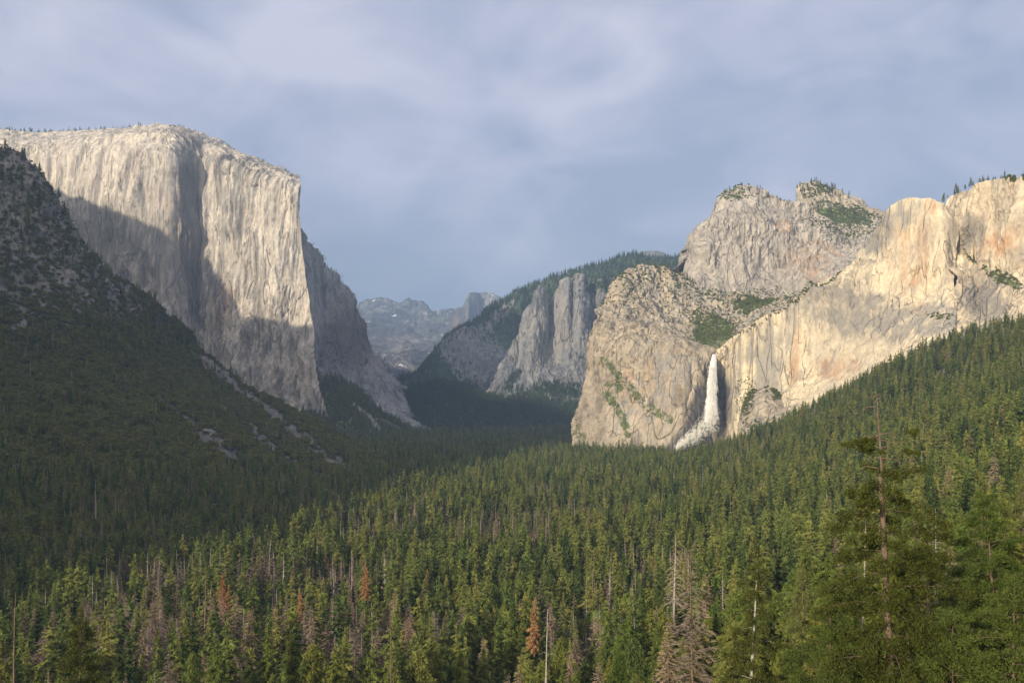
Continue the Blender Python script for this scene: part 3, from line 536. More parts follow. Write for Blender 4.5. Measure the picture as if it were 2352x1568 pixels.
hd_top = [(1026, 760), (1034, 732), (1044, 719), (1060, 712), (1070, 699), (1075, 680), (1078, 673), (1087, 671), (1100, 673), (1113, 671), (1130, 674), (1146, 681), (1166, 693), (1196, 715), (1240, 740)]
def hd_d(px): return np.interp(px, [1026, 1076, 1090, 1100, 1112, 1125, 1240], [12900, 12500, 12700, 13050, 12950, 12800, 12900])
HALF = relief("half_dome_mountain".replace("half_dome_", "cleft_"), [
    [(x, 830, float(hd_d(x)) - 1200) for x in (1010, 1100, 1240)],
    [(x, 770, float(hd_d(x)) - 300) for x in (1018, 1050, 1076, 1090, 1100, 1112, 1125, 1240)],
    [(1024, 762, 12700)] + [(x, 705 + max(0, 1060 - x) * .4, float(hd_d(x)) - 60) for x in (1050, 1076, 1090, 1100, 1112, 1125)] + [(1235, 742, 12800)],
    [(x, y, float(hd_d(x)) + 150) for x, y in hd_top]],
    200, 130, M_SNOW, disp=[(22, 250, 1200, 3, True), (8, 90, 300, 3, False)], back=(900, 100, 900),
    masks={'veg': lambda x, y: .5 * ss(745, 790, y) + .2 * nzpx(x, y, 10, 2) - .1, 'stain': lambda x, y: .5 * blob(x, y, 1045, 745, 8, 22)}, label="distant half rounded dome with a sheer left face on the skyline", cat="mountain", seed=14)
cr_top = [(790, 735), (819, 716), (846, 703), (862, 696), (875, 692), (889, 691), (902, 699), (918, 700), (932, 703), (946, 705), (950, 702), (957, 707), (965, 702), (978, 705), (988, 714), (1004, 720), (1040, 722), (1090, 730)]
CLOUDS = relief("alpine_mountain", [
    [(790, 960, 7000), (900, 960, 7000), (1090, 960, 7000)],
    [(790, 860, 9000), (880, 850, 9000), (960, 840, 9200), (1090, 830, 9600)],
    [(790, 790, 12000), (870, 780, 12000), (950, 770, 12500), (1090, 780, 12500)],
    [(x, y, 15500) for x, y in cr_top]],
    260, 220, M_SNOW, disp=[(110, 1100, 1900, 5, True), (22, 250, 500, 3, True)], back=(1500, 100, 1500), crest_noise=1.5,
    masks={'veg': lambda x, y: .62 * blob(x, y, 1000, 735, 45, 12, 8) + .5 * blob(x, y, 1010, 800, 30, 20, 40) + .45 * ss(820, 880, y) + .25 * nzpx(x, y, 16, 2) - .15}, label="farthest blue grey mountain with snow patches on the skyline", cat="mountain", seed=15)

# -- dark hillside at left
hl_top = [(-220, 250, 1950), (-60, 330, 1980), (0, 347, 2000), (30, 356, 2000), (45, 368, 2010), (60, 380, 2010), (84, 407, 2030), (93, 437, 2040), (111, 443, 2050), (126, 467, 2060), (150, 491, 2080), (160, 530, 2090), (171, 566, 2100), (195, 587, 2110), (228, 605, 2130), (255, 635, 2150), (279, 656, 2180), (303, 668, 2200), (330, 674, 2210), (337, 690, 2210), (366, 719, 2240), (390, 749, 2260), (432, 795, 2300), (457, 823, 2300), (497, 850, 2310), (546, 880, 2310), (612, 922, 2280), (678, 959, 2220), (744, 988, 2120), (777, 1008, 2050), (843, 1045, 1880), (909, 1068, 1740), (965, 1090, 1620)]
CH = [([(455, 838), (560, 905), (640, 975), (720, 1045), (790, 1090)], 9, 13), ([(505, 950), (570, 995), (640, 1050), (700, 1095), (755, 1120)], 7, 16),
      ([(265, 850), (320, 895), (345, 915)], 5, 6), ([(350, 920), (400, 965), (470, 1020), (545, 1070)], 7, 24), ([(640, 975), (700, 1005), (770, 1055), (830, 1095)], 4, 8), ([(420, 925), (440, 950)], 6, 5),
      ([(30, 640), (50, 720), (58, 860)], 5, 4)]
def scree(x, y):
    xx = x + 5 * nzpx(x, y, 18, 3); yy = y + 5 * nzpx(x, y, 18, 5)
    return np.maximum.reduce([seg_mask(xx, yy, p, a * 1.5, b * 1.25) for p, a, b in CH]) ** .7
def hill_rock(x, y):   # bare crags near the top
    t = y - np.interp(x, [p[0] for p in hl_top], [p[1] for p in hl_top])
    return np.clip((1 - ss(640, 830, y)) * (0.8 - 0.0 * t) + 0.6 * nzpx(x, y, 45, 9), 0, 1)
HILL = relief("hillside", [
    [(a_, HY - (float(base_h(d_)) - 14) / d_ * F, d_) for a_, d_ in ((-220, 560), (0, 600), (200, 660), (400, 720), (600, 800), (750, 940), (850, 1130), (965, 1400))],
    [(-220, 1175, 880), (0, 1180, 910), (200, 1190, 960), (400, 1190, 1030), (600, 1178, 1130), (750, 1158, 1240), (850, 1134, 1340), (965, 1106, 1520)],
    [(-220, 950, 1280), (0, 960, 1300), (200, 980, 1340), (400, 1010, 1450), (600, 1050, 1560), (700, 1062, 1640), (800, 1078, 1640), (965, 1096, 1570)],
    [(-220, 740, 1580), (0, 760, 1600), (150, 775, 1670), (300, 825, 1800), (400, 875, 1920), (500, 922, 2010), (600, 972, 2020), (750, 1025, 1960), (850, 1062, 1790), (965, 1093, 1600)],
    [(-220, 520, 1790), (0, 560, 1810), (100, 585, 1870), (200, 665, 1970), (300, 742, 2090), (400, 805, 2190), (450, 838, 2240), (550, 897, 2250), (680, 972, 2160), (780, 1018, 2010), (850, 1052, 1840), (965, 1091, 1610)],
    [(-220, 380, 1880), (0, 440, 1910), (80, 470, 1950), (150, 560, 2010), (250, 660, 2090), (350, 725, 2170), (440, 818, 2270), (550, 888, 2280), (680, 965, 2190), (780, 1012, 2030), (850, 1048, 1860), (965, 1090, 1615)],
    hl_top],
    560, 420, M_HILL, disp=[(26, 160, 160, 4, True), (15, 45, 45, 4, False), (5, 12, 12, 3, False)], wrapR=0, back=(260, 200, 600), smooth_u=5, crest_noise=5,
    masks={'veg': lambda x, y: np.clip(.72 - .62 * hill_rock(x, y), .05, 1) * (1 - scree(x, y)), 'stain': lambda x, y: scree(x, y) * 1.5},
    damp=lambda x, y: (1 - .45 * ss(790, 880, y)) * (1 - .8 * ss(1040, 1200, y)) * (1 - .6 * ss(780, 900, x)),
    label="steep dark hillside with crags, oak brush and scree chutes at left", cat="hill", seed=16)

# -- unseen ridge added out of view at left, crest shaped to shade the valley
cw = np.array([(-420, -150), (-520, -92), (-600, -54), (-690, 6), (-760, 60), (-920, 160), (-1134, 290), (-1529, 590), (-2000, 830), (-2300, 930), (-2450, 930), (-2600, 930), (-2775, 930), (-2900, 950), (-2990, 930), (-3056, 1010), (-3120, 1090), (-3200, 1175), (-3303, 1265), (-3500, 1330), (-3814, 1440), (-3946, 1468), (-4129, 1535), (-4600, 1560), (-6000, 1560)], float)[::-1]
su = np.linspace(-6000, -420, 420); cz = np.interp(su, cw[:, 0], cw[:, 1]); tanE = math.tan(R(SUN_EL)); s0 = -250.0
cz = cz - s0 * tanE + 34 * fbm(su / 130, 0 * su, 0 * su + 4.2, 5)
ca, sa = math.cos(R(SUN_AZ)), math.sin(R(SUN_AZ)); rr = []
for q, dz in ((-1400, 1.0), (-700, .62), (-300, .3), (-100, .1), (0, 0), (80, .1), (200, .28), (400, .55), (700, .9), (800, 1.0)):
    s = s0 + (q if q <= 0 else q * np.clip((cz + 170) / 700, .10, 1)); zz = cz - (cz + 170) * dz + (0 if dz in (0, 1.0) else 1) * 25 * fbm(su / 160, 0 * su + q / 100, 0 * su, 4)
    if dz == 1.0: zz = zz * 0 - 200
    rr.append(np.stack([su * ca + s * sa, -su * sa + s * ca, zz], -1))
rr = np.stack(rr); ii = np.arange(rr.shape[0] * rr.shape[1]).reshape(rr.shape[:2])
sh = ob("shade_ridge", mk("shade_ridge", rr.reshape(-1, 3), gridF(ii)[:, ::-1], [M_HILL], smooth=True, attrs={'veg': np.full(rr.shape[:2], .6), 'stain': np.zeros(rr.shape[:2]), 'dark_tone': np.zeros(rr.shape[:2]), 'grey': np.zeros(rr.shape[:2])}))
tag(sh, "unseen ridge added beyond the left edge to shade the valley", "hill", kind="structure")

# ------------------------------------------------------------------ trees
def tubes(paths, sides):
    """paths: list of (points n x 3, radii n) -> verts, quads"""
    V = []; Q = []; o = 0
    for pts, rad in paths:
        pts = np.asarray(pts, float); n = len(pts); t = np.gradient(pts, axis=0); t /= np.linalg.norm(t, axis=1)[:, None] + 1e-9
        ref = np.array([0, 0, 1.0]) if abs(t[0, 2]) < 0.8 else np.array([1.0, 0, 0]); a = np.cross(t, ref); a /= np.linalg.norm(a, axis=1)[:, None] + 1e-9; b = np.cross(t, a)
        th = np.arange(sides) * 2 * np.pi / sides
        ring = pts[:, None] + (a[:, None] * np.cos(th)[None, :, None] + b[:, None] * np.sin(th)[None, :, None]) * np.asarray(rad)[:, None, None]
        V.append(ring.reshape(-1, 3)); i = np.arange(n * sides).reshape(n, sides) + o; j = np.roll(i, -1, axis=1)
        Q.append(np.stack([i[:-1], j[:-1], j[1:], i[1:]], -1).reshape(-1, 4)); o += n * sides
    return np.concatenate(V), np.concatenate(Q)
def unit(v): return v / (np.linalg.norm(v, axis=-1)[..., None] + 1e-9)
def conifer(seed, H, Rm, t0, prof, nbr, nleaf, ls, lw, up=0.1, droop=0.35, width=0.28, limbs=0, tr=None, lean=(0, 0), sides=6, tipr=0.02, tuft=0, irr=0.25, thick=0.05):
    """returns crown triangle soup, trunk verts, trunk quads; base at origin"""
    r = np.random.RandomState(seed); tr = tr or H * 0.014
    t = t0 + (1 - t0) * (np.arange(nbr) + r.rand(nbr)) / nbr; t = np.clip(t, 0, 0.995)
    L = Rm * np.interp(t, [p[0] for p in prof], [p[1] for p in prof]) * np.clip(1 + irr * r.randn(nbr), 0.35, 1.5) + 0.1
    az = np.arange(nbr) * 2.39996 + r.rand(nbr) * 0.9; dr = np.stack([np.cos(az), np.sin(az), np.zeros(nbr)], -1)
    wob = lambda tt: np.stack([lean[0] * tt + 0.006 * H * np.sin(tt * 5 + seed), lean[1] * tt + 0.006 * H * np.cos(tt * 4 + seed), tt * H], -1)
    B0 = wob(t); upb = up + 0.5 * np.clip(t - 0.75, 0, 1) * 2 + 0.10 * r.randn(nbr); db = droop * (0.7 + 0.6 * r.rand(nbr))
    curve = lambda i, s: B0[i] + dr[i] * (s * L[i])[..., None] + np.stack([0 * s, 0 * s, (upb[i] * s - db[i] * s * s) * L[i]], -1)
    w = L ** 1.3; bi = r.choice(nbr, nleaf, p=w / w.sum()); s = 0.12 + 0.9 * r.rand(nleaf) ** 0.75
    if tuft:
        ntf = tuft; k = r.randint(0, ntf, nleaf); rt = np.random.RandomState(seed + 5); ts = 0.25 + 0.75 * rt.rand(nbr, ntf); tl = rt.uniform(-1, 1, (nbr, ntf)); s = ts[bi, k] + 0.05 * r.randn(nleaf); lat = tl[bi, k] + 0.16 * r.randn(nleaf)
    else: lat = r.uniform(-1, 1, nleaf)
    perp = np.stack([-dr[:, 1], dr[:, 0], np.zeros(nbr)], -1)
    P = curve(bi, s) + perp[bi] * (lat * width * L[bi] * (1.15 - s * 0.75))[:, None]; P[:, 2] += thick * L[bi] * r.randn(nleaf) - 0.06 * L[bi] * np.abs(lat)
    if tuft: P += r.randn(nleaf, 3) * ls * 0.55
    a = unit(dr[bi] * 0.8 + perp[bi] * (lat * 0.9)[:, None] + r.randn(nleaf, 3) * (0.35 if not tuft else 0.8) + np.array([0, 0, 0.1 if tuft else -0.15])) * (ls * (0.6 + 0.8 * r.rand(nleaf)))[:, None]
    b = unit(np.cross(a, np.array([0, 0, 1.0]) + 0.55 * r.randn(nleaf, 3))) * (lw * (0.6 + 0.8 * r.rand(nleaf)))[:, None]
    # leader tip
    T = np.stack([P - a * .5 - b * .5, P - a * .5 + b * .5, P + a * .5], 1)
    nt_ = 10; tt = 1 - 0.04 * r.rand(nt_); Pt = wob(tt); aa = unit(np.stack([r.randn(nt_) * .3, r.randn(nt_) * .3, np.ones(nt_)], -1)) * ls * 1.2; bb = unit(np.cross(aa, r.randn(nt_, 3))) * lw
    T = np.concatenate([T, np.stack([Pt - bb * .5, Pt + bb * .5, Pt + aa], 1)])
    paths = [(wob(np.linspace(-0.01, 0.985, 9)), np.interp(np.linspace(0, 1, 9), [0, .08, 1], [tr * 1.35, tr, tipr]))]
    V, Q = tubes(paths, sides)
    if limbs:
        idx = r.choice(nbr, min(limbs, nbr), replace=False); ps = []
        for i in idx:
            sN = np.linspace(0, 0.95, 5); pts = np.stack([curve(np.array([i]), np.array([q]))[0] for q in sN]); ps.append((pts, np.linspace(max(0.02, L[i] * 0.013), 0.012, 5)))
        V2, Q2 = tubes(ps, 3); Q = np.concatenate([Q, Q2 + len(V)]); V = np.concatenate([V, V2])
    return T, V, Q
def dead(seed, H, Rm, t0, prof, nbr, ntw, tr=None, lean=(0, 0), up=0.15, droop=0.45, bw=0.018, tw=0.10, sides=6, irr=0.3, brk=1.0, twl=0.3, bside=3):
    """bare trunk, branches as tapered tubes, fine twigs as slivers"""
    r = np.random.RandomState(seed); tr = tr or H * 0.012
    t = t0 + (0.99 - t0) * (np.arange(nbr) + r.rand(nbr)) / nbr
    L = Rm * np.interp(t, [p[0] for p in prof], [p[1] for p in prof]) * np.clip(1 + irr * r.randn(nbr), 0.2, 1.6)
    az = np.arange(nbr) * 2.39996 + r.rand(nbr); wob = lambda tt: np.stack([lean[0] * tt + 0.008 * H * np.sin(tt * 4 + seed), lean[1] * tt, tt * H], -1)
    paths = [(wob(np.linspace(-0.01, brk, 10)), np.interp(np.linspace(0, 1, 10), [0, .1, 1], [tr * 1.3, tr, tr * (.12 if brk > .97 else .4)]))]
    V, Q = tubes(paths, sides); ps = []; TW = []
    for i in range(nbr):
        if t[i] > brk: continue
        d = np.array([math.cos(az[i]), math.sin(az[i]), 0]); s = np.linspace(0, 1, 5); kink = r.randn(3) * 0.10 * L[i]
        u_ = up + 0.25 * r.randn(); dp = droop * (0.5 + r.rand())
        pts = wob(np.array([t[i]]))[0] + d * (s * L[i])[:, None] + kink * (s * s)[:, None]; pts[:, 2] += (u_ * s - dp * s * s) * L[i]
        ps.append((pts, np.linspace(max(bw, L[i] * bw), bw * 0.3, 5)))
        if ntw:
            k = ntw; q = r.rand(k) * .9 + .1; j = np.clip((q * 4).astype(int), 0, 3); f = (q * 4 - j)[:, None]; p0 = pts[j] * (1 - f) + pts[j + 1] * f
            dd = unit(d + np.cross(d, [0, 0, 1]) * r.uniform(-1.4, 1.4, k)[:, None] + r.randn(k, 3) * .25 + np.array([0, 0, -.15])) * (twl * L[i] * (.3 + r.rand(k)))[:, None]
            wv = unit(np.cross(dd, r.randn(k, 3))) * tw * .5; TW.append(np.stack([p0 - wv, p0 + wv, p0 + dd], 1))
    if ps: V2, Q2 = tubes(ps, bside); Q = np.concatenate([Q, Q2 + len(V)]); V = np.concatenate([V, V2])
    T = np.concatenate(TW) if TW else None
    return T, V, Q
def oak(seed, Rr, H, nl, ls):
    r = np.random.RandomState(seed); nb = 9; c = np.stack([r.uniform(-.55, .55, nb) * Rr, r.uniform(-.55, .55, nb) * Rr, H * r.uniform(.45, .8, nb)], -1); rad = Rr * r.uniform(.35, .6, nb)
    b = r.randint(0, nb, nl); n = unit(r.randn(nl, 3)); n[:, 2] = np.abs(n[:, 2]) * 1.0 - .25; n = unit(n); P = c[b] + n * (rad[b] * (0.75 + .3 * r.rand(nl)))[:, None] * np.array([1, 1, .75])
    nn = unit(n + .7 * r.randn(nl, 3)); a = unit(np.cross(nn, r.randn(nl, 3))); bb = np.cross(nn, a); s = (ls * (.6 + .8 * r.rand(nl)))[:, None]
    T = np.stack([P - a * s * .5 - bb * s * .3, P + a * s * .5 - bb * s * .3, P + bb * s * .6], 1)
    ps = [(np.array([[0, 0, -.5], [0.1, 0, H * .25], [0, 0.1, H * .5]]), [Rr * .09, Rr * .07, Rr * .04])] + [(np.array([[0, 0, H * .25], c[k] * .6 + np.array([0, 0, H * .12]), c[k]]), [Rr * .05, Rr * .03, Rr * .015]) for k in range(4)]
    V, Q = tubes(ps, 5); return T, V, Q
def soup(name, T, mat):
    n = len(T); return mk(name, T.reshape(-1, 3), np.arange(n * 3).reshape(n, 3), [mat])
def joined(name, T, V, Q, ml, mb):
    """one small mesh for a tree too far to show its parts"""
    F3 = np.concatenate([Q[:, [0, 1, 2]], Q[:, [0, 2, 3]]]); n = len(T); VV = np.concatenate([T.reshape(-1, 3), V]); FF = np.concatenate([np.arange(n * 3).reshape(n, 3), F3 + n * 3])
    return mk(name, VV, FF, [ml, mb], midx=np.concatenate([np.zeros(n), np.ones(len(F3))]))
CONE = [(0, .55), (.15, .9), (.3, 1), (.6, .72), (.85, .34), (1, .04)]
COLUMN = [(0, .6), (.2, .95), (.5, 1), (.75, .78), (.9, .45), (1, .08)]
PINEP = [(0, .4), (.3, .7), (.5, 1), (.7, .95), (.88, .62), (1, .12)]

# mid-size kinds (unit: metres); each a crown mesh and a trunk mesh
MIDC = []
for i, (H, Rm, t0, pr, up, dp) in enumerate([(34, 4.7, .12, CONE, .05, .3), (39, 4.2, .18, COLUMN, .1, .35), (29, 4.7, .06, CONE, .12, .25), (36, 4.8, .3, PINEP, .2, .3), (33, 3.6, .1, COLUMN, .0, .35), (41, 5.0, .35, PINEP, .12, .3), (26, 4.3, .05, CONE, .05, .2)]):
    T, V, Q = conifer(100 + i, H, Rm, t0, pr, 95, 11000, 1.05, .42, up, dp, limbs=30, tuft=0 if i % 3 else 5, irr=.3, width=.33)
    MIDC.append((H, soup("crown", T, M_CON), mk("trunk", V, Q, [M_BARK], smooth=True)))
FARC = []
for i, (H, Rm, t0, pr) in enumerate([(34, 4.8, .1, CONE), (39, 4.2, .12, COLUMN), (28, 4.6, .05, CONE), (37, 4.8, .2, PINEP), (33, 3.6, .08, COLUMN), (36, 4.4, .06, CONE), (30, 3.8, .05, CONE)]):
    T, V, Q = conifer(200 + i, H, Rm, t0, pr, 44, 1700, 2.1, 1.0, .08, .28, irr=.28, sides=3, tr=.4, width=.36)
    FARC.append((H, joined("conifer_tree", T, V[:27], Q[:24], M_FIR if i > 4 else M_CONF, M_BARK)))
MIDD = []
for i, (H, Rm, pr, nb, ntw) in enumerate([(34, 4.2, CONE, 130, 70), (37, 3.4, COLUMN, 120, 56), (29, 3.8, CONE, 100, 24), (32, 2.8, COLUMN, 70, 8), (35, 4.6, CONE, 140, 75)]):
    T, V, Q = dead(300 + i, H, Rm, .2, pr, nb, ntw, bw=.022, tw=.17, tr=.34)
    MIDD.append((H, soup("crown", T, M_TWIG), mk("trunk", V, Q, [M_GREY if i in (2, 3) else M_BARKR], smooth=True)))
FARD = []
for i, (H, Rm, nb, ntw) in enumerate([(32, 3.4, 46, 30), (35, 2.4, 36, 14), (28, 3.0, 40, 26)]):
    T, V, Q = dead(400 + i, H, Rm, .25, CONE, nb, ntw, bw=.05, tw=.42, tr=.48, sides=3)
    FARD.append((H, joined("dead_tree", T, V, Q, M_TWIG, M_GREY if i == 1 else M_BARKR)))
RUST = []
for i in range(2):
    T, V, Q = conifer(500 + i, 24, 3.4, .08, CONE, 70, 4200, 1.1, .42, .05, .3, limbs=30)
    RUST.append((24, soup("crown", T, M_RUST), mk("trunk", V, Q, [M_BARKR], smooth=True)))
OAKN = []
for i in range(4):
    T, V, Q = oak(600 + i, 4.6, 9.0, 1700, .85); OAKN.append((9, soup("crown", T, M_OAKG if i == 3 else M_OAK), mk("trunk", V, Q, [M_BARK])))
OAKF = []
for i in range(3):
    T, V, Q = oak(650 + i, 4.6, 8.0, 330, 1.9); OAKF.append((8, joined("oak_tree", T, V[:15], Q[:10], M_OAK, M_BARK)))
T, V, Q = oak(690, 4.4, 8.5, 330, 1.9); BRIGHTF = (8.5, joined("broadleaf_tree", T, V[:15], Q[:10], M_OAKG, M_BARK))

COUNT = {}
def plant(name, parts, x, y, z, sc, rz, label, cat, group):
    """one tree of its own: crown and trunk under a root at its foot, or a single small mesh"""
    if len(parts) == 2:
        o = ob(name, parts[1]); o.location = (x, y, z)
    else:
        o = bpy.data.objects.new(name, None); COL.objects.link(o); o.location = (x, y, z); o.empty_display_size = 1
        ob("trunk", parts[2], o); ob("crown", parts[1], o)
    o.rotation_euler = (0, 0, rz); o.scale = (sc[0], sc[0], sc[1]); tag(o, label, cat, group); return o

def instancer(name, protos, P, sc, idx, label, cat, seed=0):
    """one mass of growth nobody could count, as a point cloud of copies"""
    P = np.asarray(P, np.float32); me = bpy.data.meshes.new(name); me.vertices.add(len(P)); me.vertices.foreach_set('co', P.ravel())
    a = me.attributes.new('sc', 'FLOAT_VECTOR', 'POINT'); a.data.foreach_set('vector', np.asarray(sc, np.float32).ravel())
    r = np.random.RandomState(seed); a = me.attributes.new('rz', 'FLOAT_VECTOR', 'POINT'); rv = np.zeros((len(P), 3), np.float32); rv[:, 2] = r.rand(len(P)) * 6.28; rv[:, 0] = r.randn(len(P)) * .03; a.data.foreach_set('vector', rv.ravel())
    a = me.attributes.new('ix', 'INT', 'POINT'); a.data.foreach_set('value', np.asarray(idx, np.int32))
    o = ob(name, me); tag(o, label, cat, kind='stuff')
    ng = bpy.data.node_groups.new(name, 'GeometryNodeTree'); ng.interface.new_socket('Geometry', in_out='INPUT', socket_type='NodeSocketGeometry'); ng.interface.new_socket('Geometry', in_out='OUTPUT', socket_type='NodeSocketGeometry')
    gi = ng.nodes.new('NodeGroupInput'); go = ng.nodes.new('NodeGroupOutput'); jn = ng.nodes.new('GeometryNodeJoinGeometry'); ip = ng.nodes.new('GeometryNodeInstanceOnPoints')
    for pr in reversed(protos):
        oi = ng.nodes.new('GeometryNodeObjectInfo'); oi.transform_space = 'ORIGINAL'; oi.inputs['Object'].default_value = pr; oi.inputs['As Instance'].default_value = True; ng.links.new(oi.outputs['Geometry'], jn.inputs[0])
    def na(nm, ty):
        q = ng.nodes.new('GeometryNodeInputNamedAttribute'); q.data_type = ty; q.inputs[0].default_value = nm; return q.outputs[0]
    ng.links.new(gi.outputs[0], ip.inputs['Points']); ng.links.new(jn.outputs[0], ip.inputs['Instance']); ip.inputs['Pick Instance'].default_value = True
    ng.links.new(na('ix', 'INT'), ip.inputs['Instance Index']); ng.links.new(na('sc', 'FLOAT_VECTOR'), ip.inputs['Scale'])
    rt = na('rz', 'FLOAT_VECTOR'); e = ng.nodes.new('FunctionNodeEulerToRotation'); ng.links.new(rt, e.inputs[0]); ng.links.new(e.outputs[0], ip.inputs['Rotation'])
    ng.links.new(ip.outputs[0], go.inputs[0]); md = o.modifiers.new('scatter', 'NODES'); md.node_group = ng
    return o

# --- forest of the valley floor and of the right-hand slope
r = np.random.RandomState(11)
def grid_pts(y0, y1, sp, pxa=-600, pxb=2950):
    ys = np.arange(y0, y1, sp); out = []
    for y in ys:
        xa, xb = (pxa - CX) / F * y - (150 if pxa < 0 else 0), (pxb - CX) / F * y + (150 if pxa < 0 else 0); xs = np.arange(xa, xb, sp); out.append(np.stack([xs, np.full(len(xs), y)], -1))
    q = np.concatenate(out); q += r.uniform(-.55, .55, q.shape) * sp; return q
A = np.concatenate([grid_pts(120, 700, 9.0), grid_pts(700, 1500, 9.4), grid_pts(1500, 2400, 10.5), grid_pts(2400, 4100, 12.5, 500, 1500)])
z = hgt(A[:, 0], A[:, 1]); P3 = np.stack([A[:, 0], A[:, 1], z - .3], -1); px, py = proj(P3)
keep = np.ones(len(A), bool)
near = A[:, 1] < np.interp(px, [0, 1400, 1600, 1750, 2000, 2352], [360, 350, 270, 190, 150, 150]); keep &= ~near
keep &= ~((px < 965) & (A[:, 1] > np.interp(px, [-260, 0, 200, 400, 600, 750, 850, 965], [590, 620, 680, 740, 820, 960, 1150, 1430]) + 30) & (A[:, 1] < np.interp(px, [-260, 300, 500, 680, 777, 965], [3000, 3000, 2500, 2350, 2150, 1700])))
keep &= ~((px < 740) & (A[:, 1] > 2300))
limit = np.interp(px, [1300, 1330, 1400, 1560, 1640, 1700, 1760, 1820, 1900, 2000, 2110, 2200, 2352, 2620], [4200, 2480, 2420, 2340, 2380, 2170, 2120, 2110, 2060, 1960, 1830, 1730, 1600, 1500]); keep &= A[:, 1] < limit
keep &= bare_mask(px, py) < .3
keep &= ~((px > 1535) & (px < 1665) & (A[:, 1] > 2080))
for hx, hd, hb_, hw_ in ((517, 500, 1388, 24), (839, 555, 1388, 10), (1227, 398, 1425, 12), (688, 495, 1400, 10), (1598, 258, 1520, 36), (1550, 425, 1330, 26), (2146, 212, 1400, 22), (470, 425, 1400, 20),
                         (895, 298, 1560, 16), (1258, 170, 1568, 34), (181, 233, 1568, 34), (38, 150, 1568, 20), (1738, 170, 1568, 40), (1985, 178, 1330, 14)):
    keep &= ~((np.abs(px - hx) < hw_ + 3.2 * F / A[:, 1]) & (A[:, 1] < hd) & (py - 34 * F / A[:, 1] < hb_))
keep &= r.rand(len(A)) > 0.10 + .2 * (perlin(A[:, 0] / 60, A[:, 1] / 60, 0 * A[:, 0]) > .35)
P3, px, py = P3[keep], px[keep], py[keep]; n = len(P3); dist = P3[:, 1]
# kinds: dead trees come in stands
dn = fbm(P3[:, 0] / 110, P3[:, 1] / 150, 0 * dist + 2.5, 3); pd = np.clip(.20 + 1.9 * (dn - .08), .10, .85) * np.interp(px, [0, 1100, 1500, 2400], [1.25, 1.0, .8, .55]) * np.interp(dist, [300, 1200, 2500], [1, .8, .5])
stand = np.maximum.reduce([blob(px, py, 880, 1230, 130, 45, -10), blob(px, py, 1500, 1390, 130, 60, -25), blob(px, py, 620, 1410, 110, 40, 0), blob(px, py, 330, 1390, 120, 50, 0), blob(px, py, 520, 1180, 160, 50, 0), blob(px, py, 1140, 1250, 120, 40), .8 * blob(px, py, 1470, 1500, 190, 80, -20), .8 * blob(px, py, 560, 1500, 210, 60, 0), .6 * blob(px, py, 980, 1480, 110, 60)])
pd = np.clip(pd + .60 * stand * (dn > -.25), .08, .85)
isd = r.rand(n) < pd; isr = (~isd) & (r.rand(n) < .012 * (dn > 0)); isb = (~isd) & (~isr) & (r.rand(n) < .07 + .45 * blob(px, py, 1830, 985, 70, 30, -20) + .25 * blob(px, py, 2330, 800, 90, 60, -30) + .16 * (fbm(P3[:, 0] / 90, P3[:, 1] / 90, 0 * dist + 7.5, 2) > .25))
isc = ~(isd | isr | isb)
hs = (0.56 + .62 * r.rand(n)) * (1 - .25 * (perlin(P3[:, 0] / 120, P3[:, 1] / 120, 0 * dist + 3.3))); hs = np.clip(hs, .5, 1.25); ws = hs * (.85 + .3 * r.rand(n))
inview = (px > -40) & (px < 2392) & (py - 30 * F / dist < 1568)
def pick(mask, m):
    i = np.where(mask & inview)[0]; return i[np.argsort(dist[i])][:m]
LM = [(2030, 1400, "tallest pine"), (1590, 1400, "big tangled dead conifer"), (1258, 1480, "dark curling snag"), (35, 1460, "bare leaning snag"), (181, 1480, "open pine at lower left"), (517, 1350, "orange brown dead pair"),
      (839, 1330, "slender rust conifer"), (1227, 1400, "small dark rust conifer"), (895, 1450, "reddish dead conifer"), (1550, 1300, "fishbone dead conifer"), (2146, 1280, "silver dead conifer"), (1738, 1400, "grey trunked leaning conifer"), (2268, 1350, "thin trunked edge pine"),
      (222, 1150, "white snag on the dark hillside"), (470, 1370, "tall twiggy dead conifer"), (670, 1510, "bushy conifer at the bottom edge"), (1420, 1530, "full conifer at the bottom edge"), (688, 1380, "reddish twiggy conifer")]
ORD = "nearest second third fourth fifth sixth seventh eighth ninth tenth eleventh twelfth".split() + [f"{i}th" for i in range(13, 400)]
def pointed(kinds, X, Y):
    """a phrase for each tree that tells it from the others of its kind: which landmark, which side, which in order"""
    out = []; tab = {}
    for k_, (a_, b_, c_) in enumerate(zip(kinds, X, Y)):
        dl = [math.hypot(b_ - l[0], c_ - l[1]) for l in LM]; l = int(np.argmin(dl)); dx, dy = b_ - LM[l][0], c_ - LM[l][1]
        sd_ = ("left of" if dx < 0 else "right of") if abs(dx) > abs(dy) else ("behind" if dy < 0 else "in front of"); tab.setdefault((a_, l, sd_), []).append((dl[l], k_))
    res = [None] * len(kinds)
    for (a_, l, sd_), v in tab.items():
        v.sort()
        for q_, (_, k_) in enumerate(v):
            res[k_] = f"{a_}, {ORD[q_]} such {sd_} the {LM[l][2]}" if q_ else f"{a_}, nearest such {sd_} the {LM[l][2]}"
    return res
side = lambda q: "left" if q < 784 else ("middle" if q < 1568 else "right")
C_LAB = {0: "broad green conifer", 1: "tall columnar conifer", 2: "short dense conifer", 3: "open crowned pine", 4: "slender green conifer", 5: "long trunked pine", 6: "small pointed conifer"}
chosen = np.zeros(n, bool)
ic = pick(isc, 292); chosen[ic] = True
jc = r.randint(0, 7, len(ic)); lc = pointed([C_LAB[q] for q in jc], px[ic], py[ic] - 18 * F / dist[ic])
